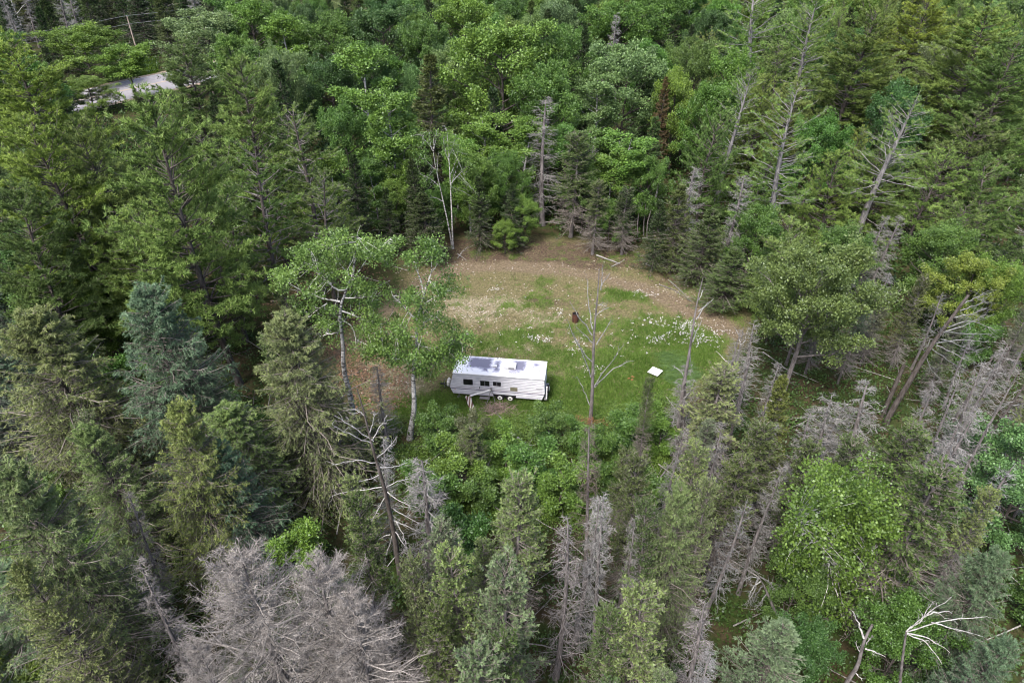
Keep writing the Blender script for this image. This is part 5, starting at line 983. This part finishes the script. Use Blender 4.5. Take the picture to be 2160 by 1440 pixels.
t_ = M_str.node_tree; wv = t_.nodes.new('ShaderNodeTexWave'); wv.inputs['Scale'].default_value = 1.4; tcs = t_.nodes.new('ShaderNodeTexCoord'); t_.links.new(tcs.outputs['Object'], wv.inputs[0]); rs = t_.nodes.new('ShaderNodeValToRGB'); rs.color_ramp.interpolation = 'CONSTANT'
rs.color_ramp.elements[0].color = (.14, .07, .05, 1); rs.color_ramp.elements[1].position = .5; rs.color_ramp.elements[1].color = (.6, .56, .5, 1); t_.links.new(wv.outputs[0], rs.inputs[0]); t_.links.new(rs.outputs[0], [n for n in t_.nodes if n.type == 'BSDF_PRINCIPLED'][0].inputs['Base Color'])
ca = Acc(); n1, n2 = 26, 10; g1, g2 = np.meshgrid(np.linspace(0, 1, n1), np.linspace(0, 1, n2), indexing='ij'); st_ = Lp(px2u(991), -.7, .85); en = Lp(px2u(1009), -1.9, .06)
pp = st_+(en-st_)*g1[..., None]; pp = pp+np.stack([(g2-.5)*.42, (g2-.5)*.25, .10*np.sin(g2*9+g1*5)-.5*np.sin(np.pi*g1)*.35], -1); pp[..., 2] = np.maximum(pp[..., 2], .03+.05*np.sin(g2*12+g1*20)**2)
ii = np.arange(n1*n2).reshape(n1, n2); ca.add(pp, F4=np.stack([ii[:-1, :-1], ii[1:, :-1], ii[1:, 1:], ii[:-1, 1:]], -1).reshape(-1, 4)); obj('awning_cloth', ca.mesh('awning_cloth', M_str, True), aw)

# ------------------------------------------------------------------ white board, barrel, planks, logs, brush
bc = at(1382, 783, .35); a = Acc(); Rz = lambda t: np.array([[math.cos(t), -math.sin(t), 0], [math.sin(t), math.cos(t), 0], [0, 0, 1]])
bt = empty('white_board', (bc[0], bc[1], 0), math.radians(-38)); tag(bt, 'white square table top standing tilted in the green grass', 'table')
box(a, -.5, .5, -.5, .5, .33, .37); obj('tabletop', a.mesh('tabletop', M_tw), bt)
for sx in (-.32, .32):
    for sy in (-.32, .32): a = Acc(); box(a, sx-.025, sx+.025, sy-.025, sy+.025, 0, .33); obj('leg', a.mesh('table_leg', M_metal), bt)
bb = at(1213, 678); M_rust = plain('rust', (.10, .035, .02), .9, .6, 7, c2=(.035, .02, .016)); be = empty('burn_barrel', (bb[0], bb[1], 0)); tag(be, 'rusty brown burn barrel standing in the clearing', 'barrel')
a = Acc()
for z0, z1, r0, r1 in ((0, .28, .31, .31), (.28, .30, .31, .33), (.30, .32, .33, .31), (.32, .58, .31, .31), (.58, .60, .31, .33), (.60, .62, .33, .31), (.62, .92, .31, .31)): tubes(a, [[0, 0, z0], [0, 0, z1]], [r0, r1], 24)
obj('drum', a.mesh('drum', M_rust), be); a = Acc(); tubes(a, [[0, 0, .05], [0, 0, .91]], [.285, .285], 24); cyl(a, (0, 0, .5), (0, 0, .52), .29, .29, 24); obj('ash_fill', a.mesh('ash_fill', M_black), be)
a = Acc(); th = np.linspace(0, 2*np.pi, 25); tubes(a, np.stack([.31*np.cos(th), .31*np.sin(th), np.full(25, .92)], -1), np.full(25, .02), 6); obj('rim', a.mesh('barrel_rim', M_rust), be)
M_or = plain('orange_clay', (.38, .17, .08), .8, .5)
for k_, (x, y, rz, sx) in enumerate([(1326, 799, .4, .12), (1335, 796, -.7, .14), (1333, 802, .1, .11)]):
    p = at(x, y); tag(obj('orange_block', rbox(-sx, sx, -.07, .07, .0, .10, M_or, 'orange_block', .02), loc=(p[0], p[1], .02)), ['leftmost orange clay block lying in the grass below the board', 'rear orange clay block lying in the grass below the board', 'front orange clay block lying in the grass below the board'][k_], 'block', 'orange blocks in the grass').rotation_euler.z = rz
def log(name, label, pts, z, r, mat, limbs=0, seed=3, grp='fallen logs and branches', wc=(1, 1, 1), tip=.3):
    g = np.random.default_rng(seed); P = np.array([at(x, y, zz) for (x, y), zz in zip(pts, z)]); b0 = P[0].copy(); b0[2] = 0; P = P-b0; Q = resample(P, 10); a = Acc(); tubes(a, Q, np.linspace(r, r*tip, 10), 7)
    e = obj(name, a.mesh(name, mat, True), color=wc, loc=b0)
    if limbs:
        L = np.linalg.norm(P[-1]-P[0])
        for k in range(limbs):
            la = Acc(); q = Q[2+int(g.random()*7)]; d = nrm(Q[-1]-Q[0])*.6+g.normal(size=3)*[.5, .5, .25]+[0, 0, .2]; ll = g.uniform(.15, .35)*L; tubes(la, [q, q+d*ll*.5+g.normal(size=3)*.05, q+d*ll], [r*.35, r*.25, r*.1], 4)
            obj('branch', la.mesh(name+'_limbs', mat, True), e, wc)
    tag(e, label, 'log', grp); return e
log('fallen_log', 'long pale log lying at the back rim of the clearing', [(1258, 538), (1285, 548), (1308, 556)], [.15, .15, .2], .10, M_dead, 3, 1, wc=(1.5, 1.45, 1.4))
log('fallen_log', 'forked pale branch crossing the end of the long back log', [(1290, 562), (1306, 555), (1318, 547)], [.1, .3, .7], .06, M_dead, 3, 2, wc=WH)
log('fallen_log', 'short white log among stems at the back rim', [(1362, 556), (1373, 562)], [.15, .1], .10, M_birch, 0, 3)
log('fallen_log', 'thin dark pole lying on the right slope of the clearing', [(1390, 600), (1425, 612), (1455, 635)], [.1, .1, .1], .06, M_barkg, 5, 4)
log('fallen_log', 'thin grey pole below the dark one on the right slope', [(1410, 590), (1435, 612), (1463, 640)], [.1, .2, .1], .05, M_dead, 3, 5, wc=WH)
log('fallen_log', 'grey stick leaning up at the foot of the twin birches', [(965, 545), (975, 530), (988, 520)], [.05, .6, 1.2], .05, M_dead, 4, 6, wc=WH)
log('fallen_log', 'crossed grey stick beside the leaning one near the birches', [(964, 535), (975, 542), (985, 550)], [.3, .15, .05], .05, M_dead, 2, 7, wc=WH)
log('fallen_log', 'long thin trunk lying through the shrubs below the trailer', [(1092, 922), (1125, 960), (1160, 1002)], [1.0, .9, .7], .10, M_dead, 2, 8)
log('fallen_log', 'long thin trunk lying beside the blue-tipped spruce', [(932, 1063), (965, 1110), (1010, 1172)], [1.6, 1.4, 1.0], .10, M_barkg, 3, 9)
log('fallen_log', 'thin branch reaching out of the brush pile', [(1045, 868), (1060, 885), (1078, 905)], [.25, .3, .2], .045, M_dead, 5, 10, wc=WH)
log('fallen_log', 'white fallen log glimpsed under the left pines', [(195, 556), (240, 546)], [.3, .3], .12, M_birch, 0, 11)
limb_tree('snag', 'dead tree', 'low dead tree spreading white forked limbs at the lower right', (1893, 1545), [(1898, 1440), (1906, 1370), (1912, 1330)], .10,
    [[(1911, 1332), (1960, 1292), (2007, 1258)], [(1920, 1325), (1945, 1300), (1967, 1270)], [(1912, 1332), (1985, 1308), (2077, 1300)], [(1965, 1312), (2020, 1325), (2073, 1342)], [(1911, 1334), (1955, 1355), (1987, 1400)], [(1911, 1334), (1960, 1344), (2003, 1375)], [(1950, 1300), (1975, 1290), (2002, 1288)]], M_barkg, M_dead, 'bare snags', twig=5, twl=.45, up=0, seed=70, tip_r=.04, limb_r=.034, depth=.5, wood_c=(1.7, 1.66, 1.62))
# brush pile
bp_ = at(1052, 868); a = Acc(); n = 260; st = rng.normal(size=(n, 3))*[.8, .45, .0]+np.stack([np.zeros(n), np.zeros(n), rng.uniform(.02, .45, n)], -1); d = nrm(rng.normal(size=(n, 3))*[1, .8, .2]); l_ = rng.uniform(.4, 1.3, n)[:, None]
tubes(a, np.stack([st-d*l_*.5, st+rng.normal(size=(n, 3))*.06, st+d*l_*.5], 1), np.full((n, 3), .018)*np.array([[1, .8, .4]]), 4, tint=rng.random(n)); tag(obj('brush_pile', a.mesh('brush_pile', M_twig, True), color=(1.3, 1.1, 1.0), loc=(bp_[0], bp_[1], 0)), 'low pile of brown brush and twigs below the trailer wheels', 'brush pile')
# rusty dead bush at the foot of the tall snag
p = at(1240, 918); a = Acc(); C = np.array([[R_.gauss(0, .45), R_.gauss(0, .35), R_.uniform(.5, 1.5)] for _ in range(22)]); clump_leaves(a, C, np.full(22, .26), 45, .11, .045)
e = empty('rusty_bush', (p[0], p[1], 0)); obj('foliage', a.mesh('rusty_bush', M_leaf), e, (.17, .08, .035)); a = Acc(); tubes(a, np.stack([np.zeros((22, 3)), C*[.4, .4, .5], C], 1), np.full((22, 3), .015), 3); obj('stems', a.mesh('rusty_bush_stems', M_twig), e, (1, .7, .6)); tag(e, 'rust-orange dead bush at the foot of the tall bare snag', 'bush')
# thin stems on the back rim
for k_, (x, y, x2, y2, H, lb) in enumerate([(1365, 470, 1392, 380, 5, 'leaning pale bare stem behind the clearing'), (1345, 470, 1348, 425, 3, 'short pale stub left of the leaning bare stem'), (1358, 468, 1362, 430, 3, 'pale stub touching the leaning bare stem')]):
    limb_tree('thin_snag', 'dead tree', lb, (x, y+30), [(x, y), ((x+x2)/2+1, (y+y2)/2), (x2, y2)], .09, [[((x+x2)/2, (y+y2)/2), ((x+x2)/2+6, (y+y2)/2-10), ((x+x2)/2+9, (y+y2)/2-22)]], M_barkg, M_dead, 'thin bare stems', twig=3, twl=.4, seed=50+k_, wood_c=WH)

# ------------------------------------------------------------------ utility poles and wires
M_pole = wood('pole_wood', (.26, .19, .15), (.50, .43, .38), 4, .2)
pb = at(296, 131); top = 9.7; wdir = np.array([rd[0], rd[1], 0])
def pole(off, label):
    e = empty('utility_pole', tuple(pb+wdir*off)); a = Acc(); tubes(a, [[0, 0, -.3], [0, 0, top*.5], [0, 0, top]], [.17, .15, .12], 10); obj('shaft', a.mesh('pole_shaft', M_pole, True), e)
    a = Acc(); cyl(a, (0, 0, top), (0, 0, top+.05), .13, .11, 10); obj('cap', a.mesh('pole_cap', M_metal), e)
    for z in (top+.14, top-1.5):
        a = Acc(); tubes(a, [[0, -.0 if z > top else -.14, z-.1], [0, -.0 if z > top else -.18, z]], [.05, .04], 8); obj('insulator', a.mesh('insulator', M_hub), e)
    tag(e, label, 'utility pole', 'utility poles along the road'); return e
pole(0, 'wooden utility pole beyond the road at upper left'); pole(62, 'utility pole hidden among maples right of the visible one'); 
for z, lb in ((top+.14, 'upper power line crossing the upper left'), (top-1.5, 'lower power line crossing the upper left')):
    a = Acc(); yo = 0 if z > top else -.18
    for u0, u1 in ((-62, 0), (0, 62), (62, 124)):
        u = np.linspace(0, 1, 14); Pp = np.array([pb+wdir*(u0+(u1-u0)*t)+np.array([0, yo, z-4*.7*t*(1-t)]) for t in u]); tubes(a, Pp, np.full(14, .035), 4)
    tag(obj('power_line', a.mesh('power_line', plain('wire_grey', (.22, .22, .24), .5))), lb, 'power line')
print('objects', len(bpy.data.objects), 'tris', sum(len(m.polygons) for m in bpy.data.meshes))
